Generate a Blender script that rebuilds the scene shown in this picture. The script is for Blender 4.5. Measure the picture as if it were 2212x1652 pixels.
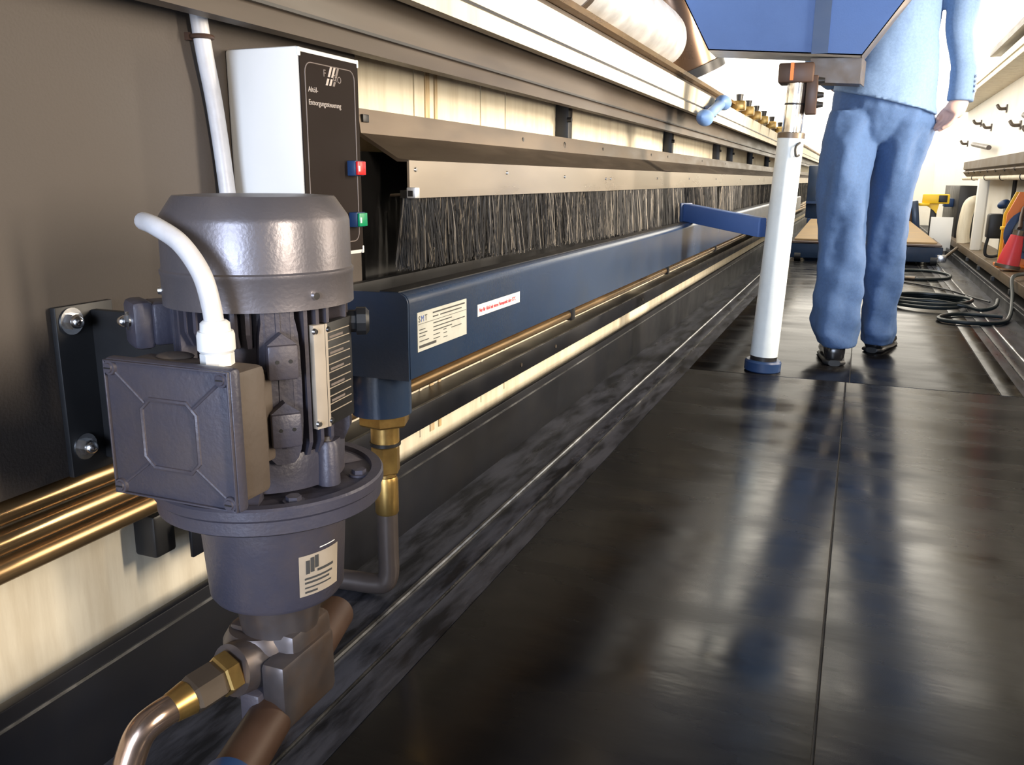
import bpy, bmesh, math, random
from mathutils import Vector, Matrix
R = random.Random(7)
scene = bpy.context.scene
for o in list(bpy.data.objects): bpy.data.objects.remove(o, do_unlink=True)
COL = scene.collection

# ------------------------------------------------------------------ camera
cam_d = bpy.data.cameras.new('camera'); cam = bpy.data.objects.new('camera', cam_d); COL.objects.link(cam)
cam_d.sensor_width = 36.0; cam_d.lens = 36.0 * 1850 / 2212; cam_d.clip_start = 0.02; cam_d.clip_end = 200
VPX, VPY, F = 1865 - 1106, 390 - 826, 1850.0           # vanishing point of the pit, image centre = 0
yv = Vector((VPX, VPY, F)).normalized()
s_ = 0.007
u_ = (-F*F - VPY*VPY + s_*VPX*VPY) / (VPX + s_*VPY)
xv = -Vector((u_, VPY + s_*(u_ - VPX), F)).normalized()
zv = xv.cross(yv)
right = Vector((xv.x, yv.x, zv.x)); down = Vector((xv.y, yv.y, zv.y)); fwd = Vector((xv.z, yv.z, zv.z))
m3 = Matrix((right, -down, -fwd)).transposed()
cam.matrix_world = Matrix.Translation((0, 0, 0.66)) @ m3.to_4x4()
scene.camera = cam

# ------------------------------------------------------------------ world, lights, exposure
w = bpy.data.worlds.new('hall_daylight'); scene.world = w; w.use_nodes = True
bg = w.node_tree.nodes['Background']; bg.inputs[0].default_value = (1.0, 0.93, 0.80, 1); bg.inputs[1].default_value = 3.6
scene.view_settings.view_transform = 'Standard'; scene.view_settings.look = 'None'
scene.view_settings.exposure = 0.0; scene.view_settings.gamma = 1.0; scene.view_settings.use_curve_mapping = False

def area(name, loc, target, sx, sy, power, col, spread=math.pi):
    d = bpy.data.lights.new(name, 'AREA'); d.shape = 'RECTANGLE'; d.size = sx; d.size_y = sy; d.energy = power; d.color = col; d.spread = spread
    o = bpy.data.objects.new(name, d); COL.objects.link(o); o.location = loc
    o.rotation_euler = (Vector(target) - Vector(loc)).to_track_quat('-Z', 'Y').to_euler()
    return o
area('daylight_from_pit_entrance', (0.1, -3.2, 1.0), (-0.1, 3, 0.6), 1.3, 1.2, 150, (0.60, 0.74, 1.0))
LAMPS = ((.15, .88, .60, 11), (1.75, .96, .9, 22), (2.95, .96, .9, 36), (4.05, .96, .9, 44))   # tube lamps on the near right wall: y, z, length, watts
for y_, z_, l_, p_ in LAMPS: area('pit_wall_lamp_light', (.865, y_, z_), (-.8, y_, z_ - .12), .10, l_, p_, (1.0, 0.86, 0.68), 2.1)

# ------------------------------------------------------------------ materials
def mat(name, col, rough=0.5, metal=0.0, var=0.12, scale=8.0, dirt_sheen=None, dirt_sheen_amt=0.0, dirt_sheen_scale=4.0, stretch=(1, 1, 1), bump=0.0, bump_scale=60.0, spec=0.5, rvar=0.1, grain=0.0):
    m = bpy.data.materials.new(name); m.use_nodes = True
    nt = m.node_tree; n = nt.nodes; l = nt.links
    b = n['Principled BSDF']
    b.inputs['Metallic'].default_value = metal; b.inputs['Specular IOR Level'].default_value = spec
    tc = n.new('ShaderNodeTexCoord'); mp = n.new('ShaderNodeMapping'); mp.inputs['Scale'].default_value = stretch
    l.new(tc.outputs['Object'], mp.inputs[0])
    nz = n.new('ShaderNodeTexNoise'); nz.inputs['Scale'].default_value = scale; nz.inputs['Detail'].default_value = 6
    l.new(mp.outputs[0], nz.inputs['Vector'])
    rp = n.new('ShaderNodeValToRGB')
    c = Vector(col[:3]); lo = c * (1 - var); hi = c * (1 + var)
    rp.color_ramp.elements[0].position = 0.3; rp.color_ramp.elements[1].position = 0.7
    rp.color_ramp.elements[0].color = (*lo, 1); rp.color_ramp.elements[1].color = (*[min(1, x) for x in hi], 1)
    l.new(nz.outputs[0], rp.inputs[0]); out = rp.outputs[0]
    if dirt_sheen is not None:
        n2 = n.new('ShaderNodeTexNoise'); n2.inputs['Scale'].default_value = dirt_sheen_scale; n2.inputs['Detail'].default_value = 8; n2.inputs['Roughness'].default_value = 0.65
        l.new(mp.outputs[0], n2.inputs['Vector'])
        r2 = n.new('ShaderNodeValToRGB'); p = 0.62 - 0.25 * dirt_sheen_amt
        r2.color_ramp.elements[0].position = p - 0.08; r2.color_ramp.elements[1].position = p + 0.12
        r2.color_ramp.elements[1].color = (dirt_sheen_amt, dirt_sheen_amt, dirt_sheen_amt, 1)
        l.new(n2.outputs[0], r2.inputs[0])
        mx = n.new('ShaderNodeMixRGB'); l.new(r2.outputs[0], mx.inputs[0]); l.new(out, mx.inputs[1]); mx.inputs[2].default_value = (*dirt_sheen, 1); out = mx.outputs[0]
    l.new(out, b.inputs['Base Color'])
    mr = n.new('ShaderNodeMapRange'); mr.inputs[1].default_value = 0.25; mr.inputs[2].default_value = 0.75
    mr.inputs[3].default_value = max(0.02, rough - rvar); mr.inputs[4].default_value = min(1, rough + rvar)
    l.new(nz.outputs[0], mr.inputs[0]); l.new(mr.outputs[0], b.inputs['Roughness'])
    if bump > 0:
        n3 = n.new('ShaderNodeTexNoise'); n3.inputs['Scale'].default_value = bump_scale; n3.inputs['Detail'].default_value = 3; l.new(mp.outputs[0], n3.inputs['Vector'])
        bp = n.new('ShaderNodeBump'); bp.inputs['Strength'].default_value = bump; bp.inputs['Distance'].default_value = 0.004
        l.new(n3.outputs[0], bp.inputs['Height']); l.new(bp.outputs[0], b.inputs['Normal'])
    return m

def emis(name, col, strength):
    m = bpy.data.materials.new(name); m.use_nodes = True; b = m.node_tree.nodes['Principled BSDF']
    b.inputs['Base Color'].default_value = (*col, 1); b.inputs['Emission Color'].default_value = (*col, 1); b.inputs['Emission Strength'].default_value = strength
    return m

M = {}
M['rubber'] = mat('rubber_mat', (0.0045, 0.0045, 0.0055), 0.25, var=0.35, scale=2.5, dirt_sheen=(0.011, 0.010, 0.009), dirt_sheen_amt=0.5, dirt_sheen_scale=3.0, stretch=(1, 3, 1), bump=0.12, bump_scale=8, rvar=0.12, spec=0.21)
M['joint'] = mat('joint_filler', (0.05, 0.045, 0.04), 0.7, var=0.5, scale=14)
M['ledge'] = mat('ledge_painted_steel', (0.007, 0.008, 0.011), 0.33, var=0.4, scale=6, dirt_sheen=(0.075, 0.080, 0.105), dirt_sheen_amt=0.6, dirt_sheen_scale=9, stretch=(3, 0.6, 3), bump=0.15, bump_scale=20, spec=0.25)  # pale bluish patches: wear, plus sheen painted into the colour
M['riser'] = mat('riser_painted_steel', (0.006, 0.007, 0.011), 0.42, var=0.3, scale=6, dirt_sheen=(0.016, 0.014, 0.013), dirt_sheen_amt=0.4, spec=0.3)
M['worn'] = mat('worn_bare_edge', (0.48, 0.48, 0.48), 0.32, metal=0.9, var=0.6, scale=22, dirt_sheen=(0.06, 0.06, 0.06), dirt_sheen_amt=0.75, dirt_sheen_scale=14, stretch=(1, 0.5, 1))
M['cream'] = mat('cream_painted_wall', (0.80, 0.73, 0.58), 0.6, var=0.05, scale=3, dirt_sheen=(0.40, 0.30, 0.17), dirt_sheen_amt=0.35, dirt_sheen_scale=5, stretch=(4, 4, 0.5))
M['stain'] = mat('stained_cream_strip', (0.50, 0.35, 0.17), 0.6, var=0.25, scale=10, dirt_sheen=(0.75, 0.66, 0.50), dirt_sheen_amt=0.5, dirt_sheen_scale=14, stretch=(4, 4, 0.6))
M['white'] = mat('white_painted_wall', (0.86, 0.83, 0.76), 0.6, var=0.04, scale=3, dirt_sheen=(0.6, 0.5, 0.35), dirt_sheen_amt=0.2, dirt_sheen_scale=3)
M['panel'] = mat('brown_grey_panel', (0.105, 0.090, 0.081), 0.62, spec=0.3, var=0.06, scale=5, bump=0.1, bump_scale=300, dirt_sheen=(0.09, 0.08, 0.07), dirt_sheen_amt=0.25, dirt_sheen_scale=2)
M['beam'] = mat('brown_painted_beam', (0.078, 0.060, 0.046), 0.4, var=0.15, scale=6, dirt_sheen=(0.05, 0.04, 0.03), dirt_sheen_amt=0.3, stretch=(4, 0.5, 4))
M['galv'] = mat('galvanised_sheet', (0.155, 0.125, 0.097), 0.42, metal=0.75, var=0.15, scale=9, dirt_sheen=(0.12, 0.09, 0.07), dirt_sheen_amt=0.35, dirt_sheen_scale=5, stretch=(3, 0.6, 3))
M['alu'] = mat('aluminium_strip', (0.50, 0.44, 0.37), 0.29, rvar=0.03, metal=0.9, var=0.06, scale=5, stretch=(3, 0.6, 3))
M['silver'] = mat('brushed_silver', (0.80, 0.82, 0.84), 0.42, metal=0.6, var=0.12, scale=14, dirt_sheen=(0.35, 0.36, 0.38), dirt_sheen_amt=0.3, dirt_sheen_scale=10)
M['blue'] = mat('blue_enamel', (0.021, 0.040, 0.085), 0.26, rvar=0.02, var=0.10, scale=7, bump=0.06, bump_scale=220, dirt_sheen=(0.05, 0.055, 0.06), dirt_sheen_amt=0.3, dirt_sheen_scale=5)
M['brightblue'] = mat('bright_blue_enamel', (0.065, 0.14, 0.38), 0.6, var=0.08, scale=6, bump=0.05, bump_scale=220, dirt_sheen=(0.04, 0.07, 0.17), dirt_sheen_amt=0.3, dirt_sheen_scale=3)
M['darkblue'] = mat('dark_blue_plastic', (0.015, 0.042, 0.12), 0.4, var=0.15)
M['black'] = mat('black_steel', (0.014, 0.014, 0.015), 0.42, var=0.3, scale=12, dirt_sheen=(0.04, 0.035, 0.03), dirt_sheen_amt=0.3)
M['blackrub'] = mat('black_rubber', (0.012, 0.013, 0.015), 0.5, var=0.2)
M['motor'] = mat('motor_grey_paint', (0.062, 0.060, 0.084), 0.44, metal=0.15, var=0.10, scale=18, bump=0.10, bump_scale=260, dirt_sheen=(0.09, 0.066, 0.05), dirt_sheen_amt=0.45, dirt_sheen_scale=9)
M['cowl'] = mat('motor_cowl_silver', (0.165, 0.155, 0.17), 0.38, metal=0.55, var=0.06, scale=12, bump=0.06, bump_scale=320, dirt_sheen=(0.17, 0.14, 0.13), dirt_sheen_amt=0.3, dirt_sheen_scale=12)
M['brown_side'] = mat('motor_brown_side', (0.105, 0.082, 0.066), 0.6, var=0.2, scale=14, bump=0.1, bump_scale=200)  # browner tone than the motor paint, for the terminal box body
M['plastic'] = mat('white_plastic', (0.86, 0.86, 0.84), 0.4, var=0.02)
M['cable'] = mat('white_cable', (0.70, 0.70, 0.72), 0.42, var=0.05, dirt_sheen=(0.42, 0.38, 0.35), dirt_sheen_amt=0.35, dirt_sheen_scale=20)
M['dark_face'] = mat('dark_brown_faceplate', (0.022, 0.016, 0.014), 0.75, var=0.06, scale=8, spec=0.12)
M['print'] = mat('pale_print', (0.50, 0.44, 0.40), 0.6, var=0.05)
M['print_line'] = mat('dull_print_line', (0.20, 0.165, 0.15), 0.6, var=0.05)
M['red_lens'] = mat('red_button', (0.70, 0.02, 0.02), 0.3, var=0.05)
M['green_lens'] = mat('green_button', (0.0, 0.30, 0.12), 0.3, var=0.05)
M['brass'] = mat('brass_fitting', (0.50, 0.33, 0.11), 0.32, metal=0.85, var=0.2, scale=20, dirt_sheen=(0.22, 0.10, 0.04), dirt_sheen_amt=0.4, dirt_sheen_scale=16)
M['pipe'] = mat('brassy_steel_pipe', (0.36, 0.24, 0.12), 0.30, metal=0.85, var=0.15, scale=10, stretch=(2, 0.4, 2), dirt_sheen=(0.2, 0.12, 0.06), dirt_sheen_amt=0.35)
M['rust'] = mat('brown_oiled_pipe', (0.065, 0.036, 0.024), 0.45, metal=0.15, var=0.3, scale=12)
M['dullpipe'] = mat('grey_brown_pipe', (0.08, 0.065, 0.06), 0.4, metal=0.4, var=0.2, scale=12)
M['copper'] = mat('copper_brown_tube', (0.52, 0.38, 0.30), 0.24, metal=0.9, var=0.15, scale=10)
M['chrome'] = mat('bright_zinc', (0.80, 0.80, 0.80), 0.22, metal=1.0, var=0.1, scale=30)
M['cast'] = mat('cast_pump_body', (0.10, 0.088, 0.09), 0.36, metal=0.55, var=0.25, scale=22, dirt_sheen=(0.14, 0.085, 0.05), dirt_sheen_amt=0.5, dirt_sheen_scale=14)
M['sticker'] = mat('pale_sticker', (0.62, 0.63, 0.58), 0.45, var=0.04, dirt_sheen=(0.10, 0.10, 0.09), dirt_sheen_amt=0.25, dirt_sheen_scale=16)
M['sticker2'] = mat('aged_label', (0.40, 0.34, 0.27), 0.5, var=0.1, scale=30)
M['ink'] = mat('dark_ink', (0.06, 0.06, 0.06), 0.5, var=0.1)
M['inkred'] = mat('red_ink', (0.72, 0.06, 0.10), 0.5, var=0.05)
M['inkblue'] = mat('blue_ink', (0.10, 0.16, 0.45), 0.5, var=0.05)
M['postwhite'] = mat('pale_blue_tube', (0.72, 0.80, 0.84), 0.35, var=0.05, scale=5, dirt_sheen=(0.2, 0.26, 0.32), dirt_sheen_amt=0.2, dirt_sheen_scale=4)
M['suit'] = mat('blue_grey_wool', (0.068, 0.125, 0.265), 0.75, var=0.10, scale=120, bump=0.2, bump_scale=400, spec=0.2)
M['jacket'] = mat('blue_wool_jacket', (0.16, 0.25, 0.42), 0.75, var=0.10, scale=120, bump=0.2, bump_scale=400, spec=0.2)
M['skin'] = mat('skin', (0.62, 0.40, 0.34), 0.5, var=0.06, scale=20)
M['hair'] = mat('brown_hair', (0.06, 0.04, 0.03), 0.6, var=0.3, scale=60)
M['shirt'] = mat('white_shirt', (0.75, 0.76, 0.80), 0.7, var=0.03)
M['leather'] = mat('black_leather', (0.012, 0.012, 0.014), 0.22, var=0.2)
M['brown_metal'] = mat('polished_brown_metal', (0.30, 0.20, 0.14), 0.26, metal=0.8, var=0.25, scale=5, dirt_sheen=(0.10, 0.07, 0.06), dirt_sheen_amt=0.4, dirt_sheen_scale=5)
M['orange'] = mat('orange_paint', (0.85, 0.20, 0.01), 0.4, var=0.06)
M['yellow'] = mat('yellow_paint', (0.85, 0.55, 0.02), 0.4, var=0.05)
M['red'] = mat('red_plastic', (0.60, 0.03, 0.04), 0.35, var=0.08)
M['rbeam'] = mat('dark_ochre_beam', (0.10, 0.066, 0.032), 0.5, var=0.2, scale=6)
M['wood'] = mat('tan_plywood', (0.30, 0.20, 0.095), 0.6, var=0.2, scale=4, stretch=(1, 6, 1))
M['gloveblue'] = mat('light_blue_plastic', (0.16, 0.30, 0.62), 0.5, var=0.1)
M['hosegrey'] = mat('dark_green_hose', (0.014, 0.022, 0.024), 0.4, var=0.2)
M['concrete'] = mat('pit_base', (0.05, 0.05, 0.05), 0.8, var=0.2)
M['bris_dark'] = mat('bristle_dark', (0.010, 0.009, 0.009), 0.5, var=0.1)
M['bris_mid'] = mat('bristle_grey', (0.06, 0.058, 0.058), 0.45, var=0.1)
M['bris_light'] = mat('bristle_pale', (0.32, 0.28, 0.23), 0.4, var=0.1)
M['lamp_glow'] = emis('lamp_tube', (1.0, 0.95, 0.85), 8.0)

# ------------------------------------------------------------------ mesh helpers
class MB:
    def __init__(s): s.bm = bmesh.new(); s.mi = 0
    def _mark(s, before):
        if s.mi:
            for f in s.bm.faces:
                if f not in before: f.material_index = s.mi
    def face(s, vs):
        try:
            f = s.bm.faces.new(vs); f.material_index = s.mi; return f
        except ValueError: return None
    def box(s, x0, x1, y0, y1, z0, z1, bev=0.0, mtx=None):
        v = [Vector((x, y, z)) for x in (x0, x1) for y in (y0, y1) for z in (z0, z1)]
        if mtx is not None: v = [mtx @ p for p in v]
        bv = [s.bm.verts.new(p) for p in v]
        fs = [s.face([bv[i] for i in q]) for q in ((0,1,3,2),(4,6,7,5),(0,4,5,1),(2,3,7,6),(0,2,6,4),(1,5,7,3))]
        if bev > 0:
            es = list({e for f in fs for e in f.edges})
            r = bmesh.ops.bevel(s.bm, geom=es, offset=bev, segments=2, affect='EDGES', profile=0.5)
            for f in r['faces']: f.material_index = s.mi
        return s
    def ringpts(s, c, ax, r, n, up=None, ry=None):
        ax = Vector(ax).normalized(); up = Vector(up) if up is not None else (Vector((0,0,1)) if abs(ax.z) < 0.9 else Vector((1,0,0)))
        a = ax.cross(up).normalized(); b = a.cross(ax).normalized(); ry = r if ry is None else ry
        return [Vector(c) + a*(r*math.cos(2*math.pi*i/n)) + b*(ry*math.sin(2*math.pi*i/n)) for i in range(n)]
    def skin(s, rings, cap=True, closed=False):
        R_ = [[s.bm.verts.new(p) for p in r] for r in rings]; n = len(R_[0])
        k = len(R_)
        for i in range(k if closed else k-1):
            A, B = R_[i], R_[(i+1) % k]
            for j in range(n): s.face([A[j], A[(j+1)%n], B[(j+1)%n], B[j]])
        if cap and not closed:
            s.face(R_[0][::-1]); s.face(R_[-1])
        return s
    def cyl(s, p0, p1, r0, r1=None, n=24, cap=True):
        r1 = r0 if r1 is None else r1; ax = Vector(p1) - Vector(p0)
        return s.skin([s.ringpts(p0, ax, r0, n), s.ringpts(p1, ax, r1, n)], cap)
    def tube(s, pts, r, n=14, sub=8, closed=False, cap=True):
        P = catmull([Vector(p) for p in pts], sub, closed) if sub > 1 else [Vector(p) for p in pts]
        rings = []; prev = None; k = len(P)
        for i, p in enumerate(P):
            t = (P[(i+1) % k] - P[i-1]) if closed else (P[min(i+1, k-1)] - P[max(i-1, 0)])
            t.normalize()
            if prev is None:
                prev = t.cross(Vector((0,0,1)) if abs(t.z) < 0.9 else Vector((1,0,0))).normalized()
            a = (prev - t * prev.dot(t)).normalized(); prev = a; b = t.cross(a)
            rr = r(i/(k-1)) if callable(r) else r
            rings.append([p + a*(rr*math.cos(2*math.pi*j/n)) + b*(rr*math.sin(2*math.pi*j/n)) for j in range(n)])
        return s.skin(rings, cap, closed)
    def lathe(s, prof, c=(0,0,0), n=48, axis='Z', mtx=None):
        rings = []
        for r, z in prof:
            ring = []
            for i in range(n):
                a = 2*math.pi*i/n; p = Vector((r*math.cos(a), r*math.sin(a), z))
                if mtx is not None: p = mtx @ p
                ring.append(p + Vector(c))
            rings.append(ring)
        return s.skin(rings, True)
    def prism(s, poly, y0, y1):            # poly of (x, z) run along Y
        A = [s.bm.verts.new((x, y0, z)) for x, z in poly]; B = [s.bm.verts.new((x, y1, z)) for x, z in poly]; n = len(poly)
        for i in range(n): s.face([A[i], A[(i+1)%n], B[(i+1)%n], B[i]])
        s.face(A[::-1]); s.face(B); return s
    def extrude(s, pts, vec):              # 3D polygon extruded by a vector
        A = [s.bm.verts.new(p) for p in pts]; B = [s.bm.verts.new(Vector(p) + Vector(vec)) for p in pts]; n = len(pts)
        for i in range(n): s.face([A[i], A[(i+1)%n], B[(i+1)%n], B[i]])
        s.face(A[::-1]); s.face(B); return s
    def ell(s, c, rx, ry, rz, n=20, m=12, mtx=None):
        rings = []
        for k in range(1, m):
            t = math.pi*k/m
            ring = []
            for i in range(n):
                a = 2*math.pi*i/n; p = Vector((rx*math.sin(t)*math.cos(a), ry*math.sin(t)*math.sin(a), -rz*math.cos(t)))
                if mtx is not None: p = mtx @ p
                ring.append(p + Vector(c))
            rings.append(ring)
        return s.skin(rings, True)
    def done(s, name, mats, parent=None, smooth=35, label=None, cat=None, group=None, kind=None):
        bmesh.ops.recalc_face_normals(s.bm, faces=s.bm.faces)
        me = bpy.data.meshes.new(name); s.bm.to_mesh(me); s.bm.free()
        if not isinstance(mats, (list, tuple)): mats = [mats]
        for m in mats: me.materials.append(M[m] if isinstance(m, str) else m)
        if smooth:
            me.polygons.foreach_set('use_smooth', [True]*len(me.polygons)); me.set_sharp_from_angle(angle=math.radians(smooth))
        return link(name, me, parent, label, cat, group, kind)

def link(name, me, parent=None, label=None, cat=None, group=None, kind=None):
    o = bpy.data.objects.new(name, me); COL.objects.link(o)
    if parent is not None:
        o.parent = parent
        if parent.type == 'EMPTY': o.matrix_parent_inverse = Matrix.Translation(-parent.location)
    tag(o, label, cat, group, kind); return o
def tag(o, label=None, cat=None, group=None, kind=None):
    if label: o['label'] = label
    if cat: o['category'] = cat
    if group: o['group'] = group
    if kind: o['kind'] = kind
def thing(name, loc, label, cat, group=None):
    o = bpy.data.objects.new(name, None); COL.objects.link(o); o.location = loc; o.empty_display_size = 0.05
    tag(o, label, cat, group); return o
def struct(mb, name, mats, label, cat='structure', parent=None, smooth=35):
    return mb.done(name, mats, parent, smooth, label, cat, None, 'structure')
def catmull(P, sub, closed=False):
    out = []; n = len(P)
    for i in range(n if closed else n-1):
        if closed: a, b, c, d = P[i-1], P[i], P[(i+1)%n], P[(i+2)%n]
        else: a, b, c, d = P[max(i-1,0)], P[i], P[i+1], P[min(i+2,n-1)]
        for k in range(sub):
            t = k/sub
            out.append(0.5*((2*b) + (c-a)*t + (2*a-5*b+4*c-d)*t*t + (3*b-a-3*c+d)*t**3))
    if not closed: out.append(P[-1].copy())
    return out
def frame(x, y, z, o):                     # 4x4 from axes
    m = Matrix((Vector(x), Vector(y), Vector(z))).transposed().to_4x4(); m.translation = Vector(o); return m
def text(txt, size, mtx, m, parent, name='lettering', extrude=0.0002, align='LEFT', wscale=1.0):
    c = bpy.data.curves.new('t', 'FONT'); c.body = txt; c.size = size; c.align_x = align; c.extrude = extrude; c.resolution_u = 2
    t = bpy.data.objects.new('t', c); COL.objects.link(t)
    dg = bpy.context.evaluated_depsgraph_get(); me = bpy.data.meshes.new_from_object(t.evaluated_get(dg))
    bpy.data.objects.remove(t); bpy.data.curves.remove(c)
    me.transform(mtx @ Matrix.Diagonal((wscale, 1, 1, 1))); me.materials.clear(); me.materials.append(M[m]); me.name = name
    return link(name, me, parent)
def hexprof(r): return [(r*math.cos(math.pi/6+i*math.pi/3), r*math.sin(math.pi/6+i*math.pi/3)) for i in range(6)]
def bolt(parent, p, ax, r=0.006, washer=0.010, name='bolt', m='chrome', dome=False):
    """a washer and hex head / dome nut on a surface, axis ax"""
    ax = Vector(ax).normalized(); p = Vector(p); b = MB()
    if washer: b.cyl(p, p + ax*0.002, washer, n=20)
    b.skin([b.ringpts(p, ax, r, 6), b.ringpts(p + ax*r*0.9, ax, r, 6)])
    if dome:
        k = [b.ringpts(p + ax*(r*0.9 + r*0.9*math.sin(t)), ax, r*0.85*math.cos(t), 12) for t in (0, .4, .8, 1.2, 1.45)]
        b.skin(k)
    return b.done(name, m, parent)

# ================================================================== THE SETTING
Y0, Y1 = -3.6, 15.0
b = MB(); b.box(-1.1, 1.25, Y0, Y1, -0.12, -0.012)
floor = struct(b, 'floor', 'concrete', 'dark floor of the long inspection pit', 'floor')
mats_ = [(-.5175, .0055, -3.6, 3.018), (.0085, .533, -3.6, 3.018), (-.5175, .018, 3.024, 8.6), (.021, .468, 3.024, 8.6), (.471, .533, 3.024, 8.6), (-.5175, .06, 8.605, 15), (.063, .533, 8.605, 15)]
for x0, x1, y0, y1 in mats_:
    b = MB(); b.box(x0, x1, y0, y1, -0.012, 0.0, 0.0012); b.done('rubber_mat', 'rubber', floor, 30)
b = MB(); b.box(-.5175, .533, -3.6, 15, -.012, -.0025); b.done('joint_filler', 'joint', floor)

def side(sgn, nm, riser_z):
    X = lambda x: sgn * x
    b = MB(); b.box(min(X(.519), X(.568)), max(X(.519), X(.568)), Y0, Y1, -.012, -.001)
    b.box(min(X(.571), X(.622)), max(X(.571), X(.622)), Y0, Y1, -.012, .0015, .001)
    b.box(min(X(.63), X(.75)), max(X(.63), X(.75)), Y0, Y1, -.012, .0005)
    t = struct(b, 'trim_%d' % (1 if sgn < 0 else 2), 'ledge', 'dark steel ledge along the foot of the %s pit wall' % nm, 'ledge')
    b = MB(); b.prism([(X(.621), -.01), (X(.631), -.01), (X(.631), .004), (X(.6285), .006), (X(.6235), .006), (X(.621), .004)], Y0, Y1)
    b.done('worn_nosing', 'worn', t)
    b = MB(); b.prism([(X(.5695), -.01), (X(.5715), -.01), (X(.5715), .0022), (X(.5695), .0022)], Y0, Y1); b.done('worn_rib', 'worn', t)
    b = MB(); b.box(min(X(.75), X(.765)), max(X(.75), X(.765)), Y0, Y1, -.012, riser_z, .002)
    r = struct(b, 'baseboard_%s' % nm, 'riser', 'dark upright steel kerb along the %s pit wall' % nm, 'kerb')
    b = MB(); b.prism([(X(.7485), riser_z-.022), (X(.7502), riser_z-.022), (X(.7502), riser_z-.018), (X(.7485), riser_z-.018)], Y0, Y1); b.done('worn_edge', 'worn', r)
side(-1, 'left', .138)
side(1, 'right', .075)

b = MB(); b.box(-1.05, -.80, Y0, Y1, -.012, .945)
wl = struct(b, 'wall_left', 'cream', 'cream painted left wall of the pit', 'wall')
for y, wd in ((1.50, .010), (1.545, .018), (1.585, .012), (1.81, .008), (1.955, .003)):
    b = MB(); b.box(-.8, -.7975, y, y + wd, .14, 1.0); b.done('cover_strip', 'stain' if y in (1.545, 1.585) else 'cream', wl)
b = MB(); b.box(1.0, 1.2, Y0, 4.55, -.012, 1.66)
struct(b, 'wall_near_right', 'panel', 'brown-grey panelled near part of the right pit wall', 'wall')
b = MB(); b.box(1.0, 1.2, 4.55, Y1, -.012, 1.62)
wr = struct(b, 'wall_right', 'white', 'white painted right wall of the pit', 'wall')
b = MB(); b.box(-1.1, 1.25, Y1, Y1 + .15, -.12, 1.0)
struct(b, 'wall_end', 'white', 'pale far end wall of the pit', 'wall')
b = MB(); b.box(-1.3, 1.5, -3.7, 4.9, 1.68, 1.76)
struct(b, 'shade_cover', 'black', 'unseen dark cover added to shade the near end of the pit', 'shade_cover')  # unseen cover, added to keep daylight off the near floor

# ================================================================== LEFT SIDE STRUCTURE
# equipment panel (shallow cabinet that carries the pump and the control box)
t = thing('equipment_panel', (-.76, 0, .36), 'large flat brown-grey steel panel behind the motor pump', 'panel')
b = MB(); b.box(-.80, -.72, -3.5, 1.17, .362, .93, .002); b.done('panel_sheet', 'panel', t)
b = MB(); b.box(-.7200, -.7165, -3.5, 1.17, .838, .93, .001); b.done('top_rail', 'panel', t)
bolt(t, (-.72, .838, .817), (1, 0, 0), .007, .012, 'cap_screw', 'galv')

# upper beam
t = thing('upper_beam', (-.70, 5, .83), 'long dark brown beam running above the brush hood', 'beam')
b = MB(); b.prism([(-.675, .93), (-.66, .93), (-.66, .857), (-.667, .853), (-.664, .829), (-.679, .827), (-.68, .834), (-.675, .85)], -3.5, 14.5); b.done('web', 'beam', t)
b = MB(); b.prism([(-.662, .853), (-.659, .853), (-.659, .857), (-.662, .857)], -3.5, 14.5); b.done('seam', 'black', t)
b = MB(); b.prism([(-.80, .93), (-.655, .93), (-.655, .945), (-.80, .945)], -3.5, 14.5); b.done('top_flange', 'beam', t)
# cream rail above it
t = thing('cream_rail', (-.62, 1.6, .94), 'bright cream channel rail above the brown beam', 'rail')
b = MB(); b.prism([(-.80, .946), (-.64, .946), (-.64, .905), (-.60, .897), (-.60, .925), (-.80, .96)], -3.5, 14.5); b.done('lower_lip', 'cream', t)
b = MB(); b.prism([(-.601, .925), (-.5975, .925), (-.5975, .930), (-.601, .930)], -3.5, 14.5); b.done('dark_seam', 'black', t)  # thin dark seam along the rail
b = MB(); b.prism([(-.80, .95), (-.605, .93), (-.60, .985), (-.80, .985)], -3.5, 14.5); b.done('upper_face', 'cream', t)
b = MB(); b.prism([(-.80, .986), (-.63, .986), (-.63, 1.01), (-.80, 1.01)], -3.5, 14.5); b.done('dark_gap', 'beam', t)
b = MB(); b.prism([(-.80, 1.011), (-.605, 1.011), (-.60, 1.022), (-.80, 1.022)], -3.5, 14.5); b.done('edge_strip', 'pipe', t)
for y in (2.95, 3.05, 3.22, 3.30):
    b = MB(); b.tube([(-.655, y, .95), (-.652, y+.01, .925), (-.652, y+.03, .92), (-.655, y+.045, .93)], .006, 8, 4); b.done('cable_clip', 'black', t)

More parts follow.
